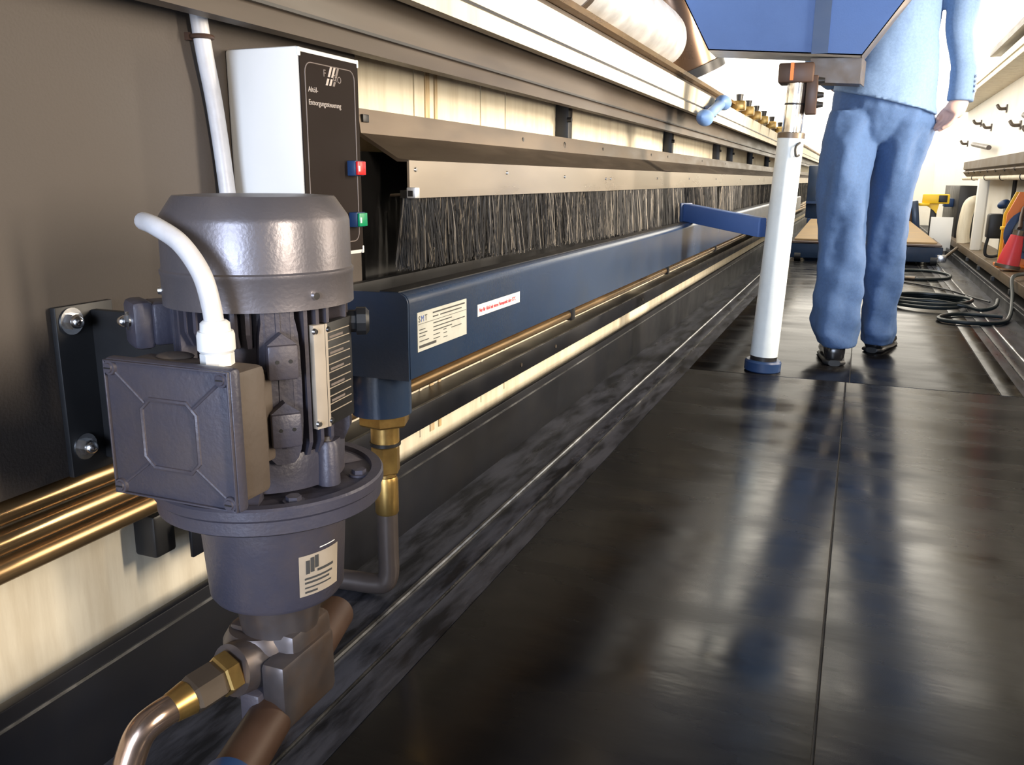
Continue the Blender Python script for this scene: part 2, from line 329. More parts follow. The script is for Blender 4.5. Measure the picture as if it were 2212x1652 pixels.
# hood with the brush strip
HY = 1.22
t = thing('brush_hood', (-.72, HY, .30), 'galvanised sloping hood over the black bristle brush strip', 'hood')
b = MB()
prof = [(-.66, .628), (-.66, .686), (-.679, .688), (-.745, .727), (-.750, .765)]
th = .003
poly = prof + [(-.753, .765), (-.748, .7245), (-.680, .6845), (-.663, .683), (-.663, .628)]
b.prism(poly[1:-1] if False else [(-.664, .684), (-.66, .687), (-.679, .689), (-.745, .728), (-.750, .766), (-.754, .766), (-.749, .7235), (-.681, .684)], HY, 13.5)
b.done('sloping_cover', 'galv', t)
b = MB(); b.prism([(-.664, .628), (-.660, .628), (-.660, .686), (-.664, .686)], HY, 13.5); b.box(-.6605, -.6585, HY, 13.5, .628, .641)
fs = b.done('front_strip', 'alu', t)
for y, z in ((1.24, .672), (1.625, .67), (1.99, .664), (2.35, .66), (2.40, .66), (3.0, .663), (3.6, .663), (4.3, .663), (5.2, .663), (6.2, .663)):
    b = MB(); b.cyl((-.660, y, z), (-.6575, y, z), .0038, .0030, 10); b.done('rivet', 'chrome', fs)
for y in (1.94, 2.62, 3.28, 3.58, 4.4, 5.2):
    b = MB(); b.cyl((-.7485, y, .748), (-.7465, y, .748), .0048, n=12); b.done('plug_hole', 'black', t)
b = MB(); b.tube([(-.748, 2.25 + .007*math.cos(a), .746 + .007*math.sin(a)) for a in [i*math.pi/5 for i in range(10)]], .0018, 6, 2, True); b.done('grommet', 'black', t)
b = MB(); b.box(-.750, -.744, 1.227, 1.245, .745, .757, .001); b.done('slot_clip', 'black', t)
b = MB(); b.box(-.795, -.75, HY - .04, 13.5, .37, .70); b.box(-.75, -.745, HY, 13.5, .37, .70); b.done('hood_shade_plate', 'black', t)  # added black sheet: dark inside of the open hood put in as colour
b = MB(); b.box(-.664, -.648, HY - .004, HY + .012, .628, .645, .002); b.done('end_clip', 'silver', t)
b = MB(); b.box(-.660, -.652, HY - .006, HY - .003, .631, .640); b.done('clip_core', 'black', t)
b = MB(); b.cyl((-.662, HY + .01, .634), (-.70, HY + .01, .632), .0022, n=8); b.done('tension_rod', 'galv', t)
for (ya, yb, nn, gap) in ((1.225, 4.38, 5200, 0), (4.52, 12.5, 2600, 0)):
    b = MB()
    tuft = [R.uniform(-.016, .016) for _ in range(400)]
    for i in range(nn):
        fr = (i / nn); fr = fr**1.5 if ya < 2 else fr
        y = ya + (yb - ya) * min(1, fr + R.random()*0.002)
        k = int((y - ya) / .035) % 400
        ln0 = .518 - (y - 1.22) * .017
        zb = max(.40, ln0) + R.uniform(-.004, .010)
        dx = R.uniform(-.014, .014); dy = tuft[k]*1.6 + R.uniform(-.012, .012); x = -.666 + R.uniform(-.010, .003)
        w_ = .00055 if y < 2.5 else .0011
        top = Vector((x, y, .630)); bot = Vector((x + dx, y + dy, zb)); mid = (top + bot)/2 + Vector((R.uniform(-.003,.003), R.uniform(-.003,.003), 0))
        q = R.random(); b.mi = 0 if q < .58 else (1 if q < .88 else 2)
        rings = []
        for p in (top, mid, bot):
            rings.append([p + Vector((w_, 0, 0)), p + Vector((-w_*.5, w_*.87, 0)), p + Vector((-w_*.5, -w_*.87, 0))])
        b.skin(rings, False)
    b.done('bristles', ['bris_dark', 'bris_mid', 'bris_light'], t, 0, kind='stuff')
    b = MB(); b.box(-.680, -.6645, ya, yb, .628, .640); b.done('bristle_holder', 'black', t)

# posts between hood and beam
for i, y in enumerate((2.32, 3.72, 5.03, 5.57, 6.6, 7.8, 9.2, 11.0)):
    p = thing('hood_bracket', (-.775, y, .76), 'dark upright bracket post between hood and beam, %s from the control box' % ['first', 'second', 'third', 'fourth', 'fifth', 'sixth', 'seventh', 'eighth'][i], 'bracket', 'bracket posts above the hood')
    b = MB(); b.box(-.798, -.762, y, y + .035, .703, .929, .001); b.done('channel', 'black', p)
    for dy in (.038, .046): 
        b = MB(); b.box(-.798, -.775, y + dy, y + dy + .003, .703, .929); b.done('fin', 'galv', p)
    b = MB(); b.cyl((-.762, y - .008, .815), (-.75, y - .008, .815), .007, n=10); b.done('peg', 'black', p)

# pipes under the panel / trough and their clamps
for z, lb in ((.345, 'uppermost of the three brassy pipes along the left wall'), (.316, 'middle of the three brassy pipes along the left wall'), (.288, 'lowest of the three brassy pipes along the left wall')):
    b = MB(); b.cyl((-.738, -3.5, z), (-.738, 14.2, z), .0125, n=20); b.done('brass_pipe', 'pipe', label=lb, cat='pipe', group='pipes along the left wall')
for i, y in enumerate((.30, 2.27, 3.57, 4.85, 6.3, 8.2)):
    p = thing('pipe_clamp', (-.735, y, .27), 'black saddle clamp on the three wall pipes, %s one along the pit' % ['first', 'second', 'third', 'fourth', 'fifth', 'sixth'][i], 'clamp', 'pipe clamps on the left wall')
    b = MB(); b.box(-.76, -.722, y, y + .03, .272, .361, .004); b.done('saddle', 'black', p)
    bolt(p, (-.722, y + .015, .331), (1, 0, 0), .004, 0, 'screw', 'brass')
# flange rail
t = thing('flange_rail', (-.76, 5, .19), 'dark flat steel rail below the pipes on the left wall', 'rail')
b = MB(); b.box(-.745, -.740, .78, 14.2, .192, .238, .001); b.box(-.80, -.745, .78, 14.2, .232, .238); b.done('angle', 'riser', t)
b = MB(); b.box(-.7455, -.7395, .78, 14.2, .2372, .2385); b.done('worn_edge', 'worn', t)
b = MB(); b.box(-.80, -.765, .745, .78, .20, .255, .004); b.done('end_bracket', 'black', t)
for y in (1.92, 2.18, 3.2, 4.7, 6.2):
    b = MB(); b.cyl((-.740, y, .214), (-.7375, y, .214), .005, n=10); b.done('rivet', 'galv', t)

# ------------------------------------------------------------------ blue trough
TY = 1.06
t = thing('drain_trough', (-.64, TY, .376), 'long blue enamelled trough beneath the bristle brush', 'trough')
def arc(cx, cz, r, a0, a1, n=6): return [(cx + r*math.cos(a0 + (a1-a0)*i/n), cz + r*math.sin(a0 + (a1-a0)*i/n)) for i in range(n+1)]
pr = [(-.58, .376)] + arc(-.595, .486, .015, 0, math.pi/2) + [(-.628, .501), (-.630, .44), (-.70, .44), (-.702, .501), (-.715, .501), (-.715, .376)]
b = MB(); b.prism(pr, TY + .004, 9.5); b.done('trough_body', 'blue', t, 50)
b = MB(); b.prism([(-.581, .374)] + arc(-.5955, .4855, .0148, 0, math.pi/2) + [(-.715, .5005), (-.715, .374)], TY, TY + .0045); b.done('end_plate', 'blue', t, 50)
# sump under the end, and drain
b = MB(); b.cyl((-.655, 1.108, .309), (-.655, 1.108, .376), .0455, n=32); b.done('sump', 'blue', t)
b = MB(); b.box(-.6285, -.598, TY + .006, 9.5, .5005, .5022); b.box(-.7145, -.7015, TY + .006, 9.5, .5005, .5022); b.box(-.702, -.6285, TY + .006, 9.5, .440, .4415); b.box(-.7018, -.6995, TY + .006, 9.5, .4415, .5022); b.done('shade_lining', 'black', t)  # black strips: shade under the hood put in as colour
st = MB(); st.box(-.5800, -.5792, 1.086, 1.255, .412, .470); sk = st.done('data_plate', 'sticker', t)
# print on the data plate: rows of dark lines, logo
FX = lambda y, z: frame((0, 1, 0), (0, 0, 1), (1, 0, 0), (-.5790, y, z))
text('S', .013, FX(1.089, .4555), 'ink', sk); text('M', .013, FX(1.0965, .4555), 'inkblue', sk); text('T', .013, FX(1.1085, .4555), 'ink', sk)
rows = [(1.135, 1.248, .464, .0022), (1.135, 1.153, .458, .0018), (1.160, 1.236, .458, .0018), (1.088, 1.253, .4525, .0007), (1.136, 1.20, .448, .0015), (1.136, 1.248, .442, .0015), (1.136, 1.20, .4365, .0015),
        (1.091, 1.110, .444, .0013), (1.091, 1.116, .439, .0013), (1.091, 1.110, .434, .0013), (1.091, 1.121, .427, .0013), (1.136, 1.158, .430, .0012), (1.170, 1.180, .433, .0014), (1.136, 1.158, .424, .0012), (1.170, 1.182, .4275, .0012), (1.198, 1.235, .432, .0012), (1.17, 1.183, .421, .0012), (1.09, 1.145, .419, .004)]
for y0, y1, z, h in rows:
    b = MB(); b.box(-.5794, -.5789, y0, y1, z - h/2, z + h/2); b.done('print_line', 'ink', sk)
st = MB(); st.box(-.5800, -.5793, 1.30, 1.494, .4335, .4535); sk = st.done('warning_label', 'plastic', t)
text('Nur für Altöl mit einem Flammpunkt über 55°C', .0098, FX(1.306, .4402), 'inkred', sk, wscale=0.87)

# brass drain fitting below the sump
t = thing('brass_drain_fitting', (-.645, 1.115, .09), 'brass hexagon drain coupling under the trough end', 'fitting')
cx, cy = -.650, 1.106
def hexcol(z0, z1, r, ch=.003):
    b = MB(); b.skin([b.ringpts((cx, cy, z), (0, 0, 1), rr, 6, (1, .35, 0)) for z, rr in ((z0, r-ch), (z0+ch, r), (z1-ch, r), (z1, r-ch))]); return b
hexcol(.291, .312, .040).done('hex_flange', 'brass', t, 20)
b = MB(); b.cyl((cx, cy, .262), (cx, cy, .292), .022, n=24); b.done('collar', 'brass', t)
b = MB(); b.cyl((cx, cy, .258), (cx, cy, .263), .024, n=24); b.done('seal_ring', 'black', t)
hexcol(.212, .258, .023).done('hex_nut', 'brass', t, 20)
b = MB(); b.lathe([(.013, .206), (.016, .207), (.016, .211), (.019, .212), (.019, .214), (.012, .2145)], (cx, cy, 0), 24); b.done('neck_ring', 'brass', t)
b = MB(); b.lathe([(.017, .145), (.0185, .148), (.0185, .20), (.0165, .206)], (cx, cy, 0), 28); b.done('sleeve', 'brass', t)
# dull pipe down and elbow to the wall
b = MB(); b.tube([(cx, cy, .15), (cx, cy, .08), (cx, cy, .045), (cx - .006, cy - .002, .026), (cx - .025, cy - .004, .020), (cx - .06, cy - .006, .019), (cx - .10, cy - .01, .019)], .0165, 18, 8)
b.done('drain_pipe', 'dullpipe', label='dull pipe dropping from the brass fitting and bending to the kerb', cat='pipe')

# ================================================================== MOTOR PUMP
AX, AY = -.475, .605
t = thing('motor_pump', (AX, AY, .20), 'grey finned electric motor with vertical oil pump in the foreground', 'pump')
def L(prof, name, m, n=72, par=None, smooth=35):
    b = MB(); b.lathe(prof, (AX, AY, 0), n); return b.done(name, m, par or t, smooth)
cow = L([(.0700, .556), (.0792, .556), (.0792, .580), (.0800, .5815), (.0800, .5845), (.0785, .586), (.0782, .589), (.0780, .624), (.0768, .6285), (.0672, .6425), (.0655, .6445), (.050, .6455), (.0, .6457)][:-1], 'fan_cowl', 'cowl')
for a in (-.35, 1.75, 3.85):
    d = Vector((math.cos(a), math.sin(a), 0)); p = Vector((AX, AY, .567)) + d*.079
    b = MB(); b.cyl(p, p + d*.003, .0036, .003, 12); b.done('cowl_screw', 'chrome', cow)
L([(.060, .430), (.060, .557)], 'stator_core', 'motor')
# fins
TA = math.atan2(-.13, .012)                 # terminal box direction
n_f = 40
for i in range(n_f):
    a = 2*math.pi*i/n_f + .04
    dd = (a - TA + math.pi) % (2*math.pi) - math.pi
    zlo = .526 if abs(dd) < .50 else .432
    da2 = (a + .62 + math.pi) % (2*math.pi) - math.pi          # towards the foot pads
    da3 = (a - .10 + math.pi) % (2*math.pi) - math.pi          # towards the name plate
    if abs(da3) < .12: continue
    d = Vector((math.cos(a), math.sin(a), 0)); e = Vector((-d.y, d.x, 0)); c = Vector((AX, AY, 0))
    r1 = .0735; w_ = .0017
    b = MB(); prof = [(.058, zlo), (.068, zlo), (r1, zlo + .012), (r1, .556), (.058, .556)]
    pts = [c + d*r + Vector((0, 0, z)) - e*w_ for r, z in prof]; b.extrude(pts, e*2*w_); b.done('fin', 'motor', t, 0)
# oval pad rib with two foot bosses
pa = -.74
d = Vector((math.cos(pa), math.sin(pa), 0)); e = Vector((-d.y, d.x, 0)); c = Vector((AX, AY, 0))
pts = []
for k in range(24):
    q = 2*math.pi*k/24; pts.append(c + d*.060 + e*(.0165*math.copysign(abs(math.cos(q))**.6, math.cos(q))) + Vector((0, 0, .494 + .066*math.copysign(abs(math.sin(q))**.6, math.sin(q)))))
b = MB(); b.extrude(pts, d*.0125); pad = b.done('foot_pad', 'motor', t, 30)
for z in (.519, .463):
    m_ = frame(e, Vector((0, 0, 1)), d, c + d*.072 + Vector((0, 0, z)))
    b = MB(); b.box(-.0120, .0120, -.016, .012, 0, .015, .002, m_); bs = b.done('foot_boss', 'motor', pad)
    b = MB(); b.extrude([m_ @ Vector(v) for v in ((-.0118, .012, 0), (0, .021, 0), (.0118, .012, 0))], d*.012); b.done('boss_tip', 'motor', pad)
    for xx in (-.005, .0055):
        b = MB(); p = m_ @ Vector((xx, -.001, .0148)); b.cyl(p, p + d*.0006, .0016, n=10); b.done('boss_hole', 'black', bs)
# lower end shield, tie lugs, flange
L([(.056, .400), (.0655, .402), (.0665, .428), (.0645, .434), (.058, .4345)], 'end_shield', 'motor')
for a in (-.13, 1.3, 2.9, 4.5):
    d = Vector((math.cos(a), math.sin(a), 0)); p = Vector((AX, AY, 0)) + d*.068
    b = MB(); b.skin([b.ringpts(p + Vector((0,0,z)), (0,0,1), r, 12) for z, r in ((.401, .010), (.436, .0095), (.440, .0075))]); b.done('tie_lug', 'motor', t)
    bolt(t, p + Vector((0, 0, .440)), (0, 0, 1), .0045, 0, 'tie_bolt', 'galv')
fl = L([(.050, .376), (.094, .376), (.098, .3785), (.098, .3895), (.0995, .391), (.1005, .392), (.1005, .3995), (.099, .4015), (.090, .4015), (.0885, .3975), (.066, .397), (.050, .397)], 'mounting_flange', 'motor')
for a in (-.70, .35, 2.4, 3.9):
    d = Vector((math.cos(a), math.sin(a), 0)); bolt(fl, Vector((AX, AY, .3975)) + d*.080, (0, 0, 1), .0065, .009, 'flange_bolt', 'motor')
for a in (-1.15, 1.9, -2.3, .95):
    d = Vector((math.cos(a), math.sin(a), 0)); e = Vector((-d.y, d.x, 0))
    b = MB(); c0 = Vector((AX, AY, .3975)); b.extrude([c0 + d*.062 - e*.008, c0 + d*.086 - e*.008, c0 + d*.062 - e*.008 + Vector((0,0,.013))], e*.016); b.done('gusset', 'motor', fl, 0)
# bell housing
bell = L([(.040, .286), (.0575, .2865), (.0605, .291), (.0655, .372), (.0655, .377), (.05, .377)], 'bell_housing', 'motor')
# bell label wrapped on the housing
def wrap(name, a0, a1, z0, z1, off, m, par, n=10):
    b = MB(); rr = lambda z: .0605 + (z-.291)*.0617 + off
    g = [[b.bm.verts.new((AX + rr(z)*math.cos(a0+(a1-a0)*i/n), AY + rr(z)*math.sin(a0+(a1-a0)*i/n), z)) for i in range(n+1)] for z in (z0, z1)]
    for i in range(n): b.face([g[0][i], g[0][i+1], g[1][i+1], g[1][i]])
    return b.done(name, m, par)
lab = wrap('maker_label', -.62, .08, .301, .340, .0006, 'sticker2', bell)
for k, (a0, a1, z0, z1) in enumerate(((-.80, -.74, .322, .335), (-.73, -.67, .323, .337), (-.66, -.60, .326, .338), (-.62, -.32, .322, .3245), (-.82, -.34, .3165, .3185), (-.82, -.40, .3125, .3145), (-.82, -.36, .308, .3095), (-.82, -.62, .3035, .3055))):
    wrap('label_print', a0 + .28, a1 + .28, z0, z1, .0009, 'ink', lab, 4)
wrap('scuff', -.30, .0, .3435, .3445, .0007, 'plastic', bell, 5)
# terminal box
tb = thing('x', (0, 0, 0), None, None); bpy.data.objects.remove(tb)
b = MB(); b.box(-.519, -.4065, .486, .519, .4215, .5225, .005); b.box(-.51, -.425, .515, .55, .435, .510, .003); box = b.done('terminal_box', 'brown_side', t)
b = MB(); b.box(-.5225, -.4030, .475, .4865, .4175, .5265, .0035); lid = b.done('lid', 'motor', box)
b = MB()
for x0, x1, z0, z1 in ((-.5205, -.4050, .5235, .5250), (-.5205, -.4050, .4190, .4205), (-.5210, -.5195, .419, .525), (-.4060, -.4045, .419, .525)): b.box(x0, x1, .4728, .4755, z0, z1, .0005)
b.done('rim', 'motor', lid)
oc = [(-.4885, .4895), (-.4800, .4975), (-.4450, .4975), (-.4370, .4895), (-.4370, .4525), (-.4450, .4440), (-.4800, .4440), (-.4885, .4525)]
b = MB(); b.tube([(x, .4755, z) for x, z in oc], .0022, 8, 1, True)
for (ax_, az), (bx_, bz) in zip(((-.4845, .4935), (-.4410, .4935), (-.4410, .4480), (-.4845, .4480)), ((-.5135, .5175), (-.4120, .5175), (-.4120, .4265), (-.5135, .4265))): b.cyl((ax_, .4755, az), (bx_, .4755, bz), .0016, n=8)
b.done('cross_ribs', 'motor', lid)
for x, z in ((-.5150, .5190), (-.4105, .5190), (-.4105, .4250), (-.5150, .4250)):
    b = MB(); b.cyl((x, .4755, z), (x, .4725, z), .0062, .0055, 16); b.cyl((x, .4727, z), (x, .4712, z), .0040, .0036, 12); sc = b.done('lid_screw', 'motor', lid)
    b = MB(); b.box(x-.003, x+.003, .4706, .4716, z-.0005, z+.0005); b.done('screw_slot', 'black', sc)
b = MB(); b.ell((-.487, .512, .523), .016, .012, .003); b.done('blank_plug', 'brown_side', box)
# cable gland
gx, gy = -.438, .503
b = MB(); b.skin([b.ringpts((gx, gy, z), (0,0,1), r, 8) for z, r in ((.522, .0125), (.531, .0125), (.5315, .0115))]); b.done('gland_base', 'plastic', box)
b = MB(); b.skin([b.ringpts((gx, gy, z), (0,0,1), r, 24) for z, r in ((.531, .0115), (.534, .0138), (.545, .0138), (.548, .0128), (.548, .0112), (.554, .0108), (.556, .0085))]); b.done('gland_nut', 'plastic', box)
b = MB(); b.tube([(gx, gy, .545), (gx - .002, gy, .566), (gx - .010, gy + .001, .590), (gx - .030, gy + .004, .611), (gx - .058, gy + .010, .6225), (gx - .085, gy + .026, .625), (gx - .108, gy + .058, .621), (gx - .125, gy + .11, .610), (gx - .14, gy + .15, .60)], .0072, 16, 10)
b.done('motor_cable', 'cable', label='short white cable curving from the motor terminal box', cat='cable')
# cable down the panel
b = MB(); b.tube([(-.705, .815, .93), (-.705, .818, .855), (-.706, .826, .80), (-.708, .84, .74), (-.708, .85, .66), (-.70, .845, .60), (-.68, .82, .58)], .0095, 16, 8)
o = b.done('wall_cable', 'cable', label='thick white cable running down the brown-grey panel beside the control box', cat='cable')
b = MB(); b.tube([(-.706 + .0112*math.cos(a), .8245 + .0112*math.sin(a), .812) for a in [i*math.pi/5 for i in range(10)]], .0026, 8, 2, True); b.box(-.722, -.714, .812, .822, .808, .816); b.done('cable_tie', 'rust', o)
b = MB(); b.cyl((-.705, .815, .875), (-.705, .813, .95), .014, n=16); b.done('conduit_end', 'dark_face', o)
# lifting/side lug and wall bracket
m_ = frame((.83, -.55, 0), (0, 0, 1), (-.55, -.83, 0), (-.560, .556, .538))
b = MB(); b.box(-.020, .018, -.021, .020, -.006, .012, .005, m_); lug = b.done('mounting_lug', 'motor', t)
b = MB(); b.box(-.018, .020, -.018, .018, -.028, -.004, .003, m_); b.done('lug_web', 'motor', t)
p = m_ @ Vector((.004, .003, .012)); bolt(t, p, (-.55, -.83, 0), .0055, .008, 'lug_bolt', 'chrome', True)
t2 = thing('wall_bracket', (-.66, .62, .38), 'black steel bracket bolting the motor to the panel', 'bracket')
b = MB(); b.box(-.720, -.713, .598, .668, .362, .535, .001); b.done('wall_flange', 'black', t2)
b = MB(); b.box(-.714, -.545, .640, .648, .372, .528, .001); b.done('web_plate', 'black', t2)
for z in (.520, .391):
    bolt(t2, (-.713, .615, z), (1, 0, 0), .0085, .0135, 'dome_bolt', 'chrome', True)
# name plates on the right of the motor
for a, wd, nm, m_n in ((-.27, .0075, 'rating_plate', 'sticker2'), (.10, .024, 'data_plate', 'black')):
    d = Vector((math.cos(a), math.sin(a), 0)); e = Vector((-d.y, d.x, 0)); c = Vector((AX, AY, .4985)) + d*(.0755 if wd < .02 else .072)
    mm = frame(e, (0, 0, 1), d, c)
    b = MB(); b.box(-wd, wd, -.044, .044, -.006, .001, .0006, mm); pl = b.done(nm, m_n, t)
    if wd > .02:
        for k in range(11):
            z = .036 - k*.0068; b = MB(); b.box(-wd*.86, wd*.8, z-.0004, z+.0004, .001, .0014, 0, mm); b.done('print_line', 'sticker2', pl)
            if k % 2: 
                b = MB(); b.box(-wd*.7, wd*.3, z+.0015, z+.0035, .001, .0013, 0, mm); b.done('print_line', 'print_line', pl)
    for z in (.039, -.039):
        q = mm @ Vector((-wd*.82, z, .001)); b = MB(); b.cyl(q, q + d*.002, .003, .002, 10); b.done('plate_rivet', 'chrome', pl)
# black cable plug on the far right of the motor
a = .55; d = Vector((math.cos(a), math.sin(a), 0)); p = Vector((AX, AY, .536)) + d*.070
b = MB(); b.skin([b.ringpts(p + d*k, d, r, 10) for k, r in ((0, .010), (.010, .010), (.011, .0125), (.019, .0125), (.022, .009))]); b.done('blanking_plug', 'blackrub', t)
# pump body
b = MB(); b.cyl((AX, AY, .250), (AX, AY, .288), .036, .040, 32); b.done('pump_neck', 'cast', t)
b = MB(); b.box(AX - .040, AX + .036, AY - .030, AY + .034, .193, .256, .009); pb = b.done('pump_casing', 'cast', t)
b = MB(); b.lathe([(.012, .188), (.033, .19), (.036, .2), (.036, .24), (.03, .25)], (AX - .012, AY - .012, 0), 32); b.done('gear_chamber', 'cast', t)
b = MB(); b.cyl((AX - .006, AY - .020, .222), (AX - .012, AY - .058, .228), .026, .024, 28); b.done('outlet_boss', 'cast', t)
b = MB(); b.box(AX + .014, AX + .040, AY - .052, AY + .03, .172, .238, .006); b.done('end_cover', 'cast', t)
b = MB(); b.box(AX - .006, AX + .016, AY - .058, AY - .028, .170, .208, .004); b.done('relief_block', 'motor', t)
# outlet fitting and tube
t3 = thing('outlet_pipe', (-.50, .44, .15), 'bent copper-brown pipe with brass nut leaving the pump', 'pipe')
q0 = Vector((AX - .012, AY - .056, .228)); dv = Vector((-.25, -.93, -.10)).normalized()
def hx(p0, p1, r, name, m):
    ax = p1 - p0; b = MB(); b.skin([b.ringpts(p0 + ax*k, ax, rr, 6, (0.3, 0, 1)) for k, rr in ((0, r*.9), (.12, r), (.88, r), (1, r*.9))]); return b.done(name, m, t3, 20)
hx(q0, q0 + dv*.015, .020, 'brass_nut', 'brass')
hx(q0 + dv*.015, q0 + dv*.045, .0185, 'union_nut', 'galv')
b = MB(); b.cyl(q0 + dv*.045, q0 + dv*.062, .0155, .013, 20); b.done('sleeve', 'brass', t3)
e0 = q0 + dv*.060
b = MB(); b.tube([e0, e0 + dv*.014, e0 + dv*.028 + Vector((-.001, .001, -.004)), e0 + Vector((-.012, -.034, -.020)), e0 + Vector((-.014, -.044, -.045)), e0 + Vector((-.015, -.047, -.085)), e0 + Vector((-.015, -.047, -.16))], .0125, 20, 8); b.done('bent_tube', 'copper', t3)
# fat suction pipe below
t3 = thing('suction_pipe', (-.44, .52, .12), 'thick brown pipe with bolted end passing under the pump', 'pipe')
b = MB(); b.cyl((-.505, .74, .185), (-.432, .470, .180), .0205, n=28); b.done('pipe_run', 'rust', t3)
b = MB(); b.cyl((-.4335, .477, .180), (-.427, .452, .1795), .0235, .0235, 28); b.done('end_collar', 'darkblue', t3)
bolt(t3, (-.4275, .453, .1795), (.25, -.96, 0), .012, 0, 'end_plug', 'cast', True)

# ================================================================== CONTROL BOX
t = thing('control_box', (-.67, .94, .55), 'white control box with dark brown faceplate and red and green buttons', 'control box')
BX0, BX1, BY0, BY1, BZ0, BZ1 = -.7195, -.617, .877, 1.008, .560, .8065
b = MB(); b.box(BX0, BX1, BY0, BY1, BZ0, BZ1, .004); b.done('housing', 'plastic', t)
b = MB(); b.box(BX1 - .002, BX1 + .0012, BY0 + .003, BY1 - .003, BZ0 + .006, BZ1 - .006); fp = b.done('faceplate', 'dark_face', t)
for y, z in ((BY0 + .001, BZ1 - .011), (BY1 - .005, BZ1 - .011), (BY1 - .005, BZ0 + .001), (BY0 + .001, BZ0 + .001)):
    b = MB(); b.box(BX1 - .003, BX1 + .0018, y, y + .004, z, z + .010, .0012); b.done('corner_clip', 'plastic', t)
# printed rounded frame
fy0, fy1, fz0, fz1, rr = BY0 + .012, BY1 - .012, BZ0 + .018, BZ1 - .016, .012
pts = []
for cy_, cz_, a0 in ((fy1-rr, fz1-rr, 0), (fy0+rr, fz1-rr, math.pi/2), (fy0+rr, fz0+rr, math.pi), (fy1-rr, fz0+rr, 1.5*math.pi)):
    for k in range(6): a = a0 + k*math.pi/10; pts.append((BX1 + .0012, cy_ + rr*math.cos(a), cz_ + rr*math.sin(a)))
b = MB(); b.tube(pts, .0007, 6, 1, True); b.done('printed_frame', 'print_line', fp)
PX = lambda y, z: frame((0, 1, 0), (0, 0, 1), (1, 0, 0), (BX1 + .0014, y, z))
text('Altöl-', .0088, PX(.894, .7575), 'print', fp); text('Entsorgungssteuerung', .0088, PX(.894, .743), 'print', fp, wscale=.88)
for k in range(3):                          # slashed emblem
    y = .931 + k*.0075
    for (z0, z1) in ((.778, .790), (.768, .776)):
        s0 = (z0 - .768)*.50; s1 = (z1 - .768)*.50
        b = MB(); b.extrude([(BX1 + .0012, y + s0, z0), (BX1 + .0012, y + s0 + .0042, z0), (BX1 + .0012, y + s1 + .0042, z1), (BX1 + .0012, y + s1, z1)], (.0004, 0, 0)); b.done('emblem_bar', 'print' if k < 2 else 'print_line', fp)
text('F', .012, PX(.9265, .7775), 'print_line', fp); text('O', .012, PX(.956, .7725), 'print_line', fp); text('G', .012, PX(.9465, .7735), 'print_line', fp)
for z, m_n in ((.671, 'red_lens'), (.606, 'green_lens')):
    y = .973
    b = MB(); b.box(BX1, BX1 + .013, y, y + .021, z - .0095, z + .0095, .0012); bt = b.done('button_body', 'darkblue', fp)
    b = MB(); b.box(BX1 + .013, BX1 + .0165, y + .001, y + .020, z - .0085, z + .0085, .0008); b.done('button_cap', m_n, bt)
    b = MB(); b.box(BX1 + .0165, BX1 + .017, y + .002, y + .0055, z - .004, z + .003, .0002); b.done('button_mark', 'plastic', bt)

# ================================================================== SILVER TANK, BROWN HOUSING, BLUE KNOB (left, overhead)
t = thing('silver_tank', (-.66, 2.6, 1.0), 'silver round-ended tank lying along the left edge overhead', 'tank')
tc = Vector((-.685, 0, 1.122))
b = MB(); rings = []
for y, r in ((.9, .096), (2.98, .096), (3.04, .094), (3.08, .087), (3.11, .072), (3.125, .048), (3.13, .014)): rings.append(b.ringpts((tc.x, y, tc.z), (0, 1, 0), r, 40))
b.skin(rings); b.done('tank_shell', 'silver', t, 40)
for y in (1.2, 2.0):
    b = MB(); b.cyl((tc.x, y, tc.z), (tc.x, y + .03, tc.z), .099, n=40); b.done('tank_strap', 'galv', t)
    b = MB(); b.box(-.79, -.70, y, y + .03, 1.023, 1.08); b.done('strap_foot', 'beam', t)
b = MB(); b.box(-.70, -.65, 2.9, 2.95, 1.0225, 1.04); b.done('drain_valve', 'black', t)
t = thing('brown_cylinder', (-.675, 3.62, 1.024), 'polished brown metal cylinder leaning between the tank and the blue hopper', 'cylinder')
ax = Vector((-.13, -.10, .36)).normalized(); base = Vector((-.675, 3.62, 1.09))
b = MB(); b.skin([b.ringpts(base + ax*k, ax, r, 40) for k, r in ((0, .118), (.012, .122), (.55, .122), (.56, .118))]); b.done('cylinder_shell', 'brown_metal', t, 40)
b = MB(); b.skin([b.ringpts(base + ax*k, ax, .126, 40) for k in (-.03, .005)]); b.done('rubber_skirt', 'black', t, 40)
t = thing('rail_clamp', (-.57, 3.5, .85), 'light blue plastic clamp on the rail below the brown cylinder', 'clamp')
b = MB(); b.ell((-.566, 3.34, .882), .030, .075, .030); b.done('lower_lobe', 'gloveblue', t)
b = MB(); b.ell((-.560, 3.72, .965), .032, .085, .030); b.cyl((-.566, 3.40, .892), (-.562, 3.66, .955), .020, .020, 16); b.done('upper_lobe', 'gloveblue', t)
b = MB(); b.box(-.600, -.566, 3.52, 3.60, .900, .940, .003); b.done('clamp_foot', 'darkblue', t)
t = thing('small_blue_block', (-.71, 3.2, 1.28), 'blue block above the rounded end of the silver tank', 'block')
b = MB(); b.box(-.84, -.755, 3.20, 3.31, 1.30, 1.345, .006); b.done('block_body', 'gloveblue', t)
b = MB(); b.box(-.85, -.75, 3.19, 3.32, 1.285, 1.30, .003); b.done('block_base', 'darkblue', t)
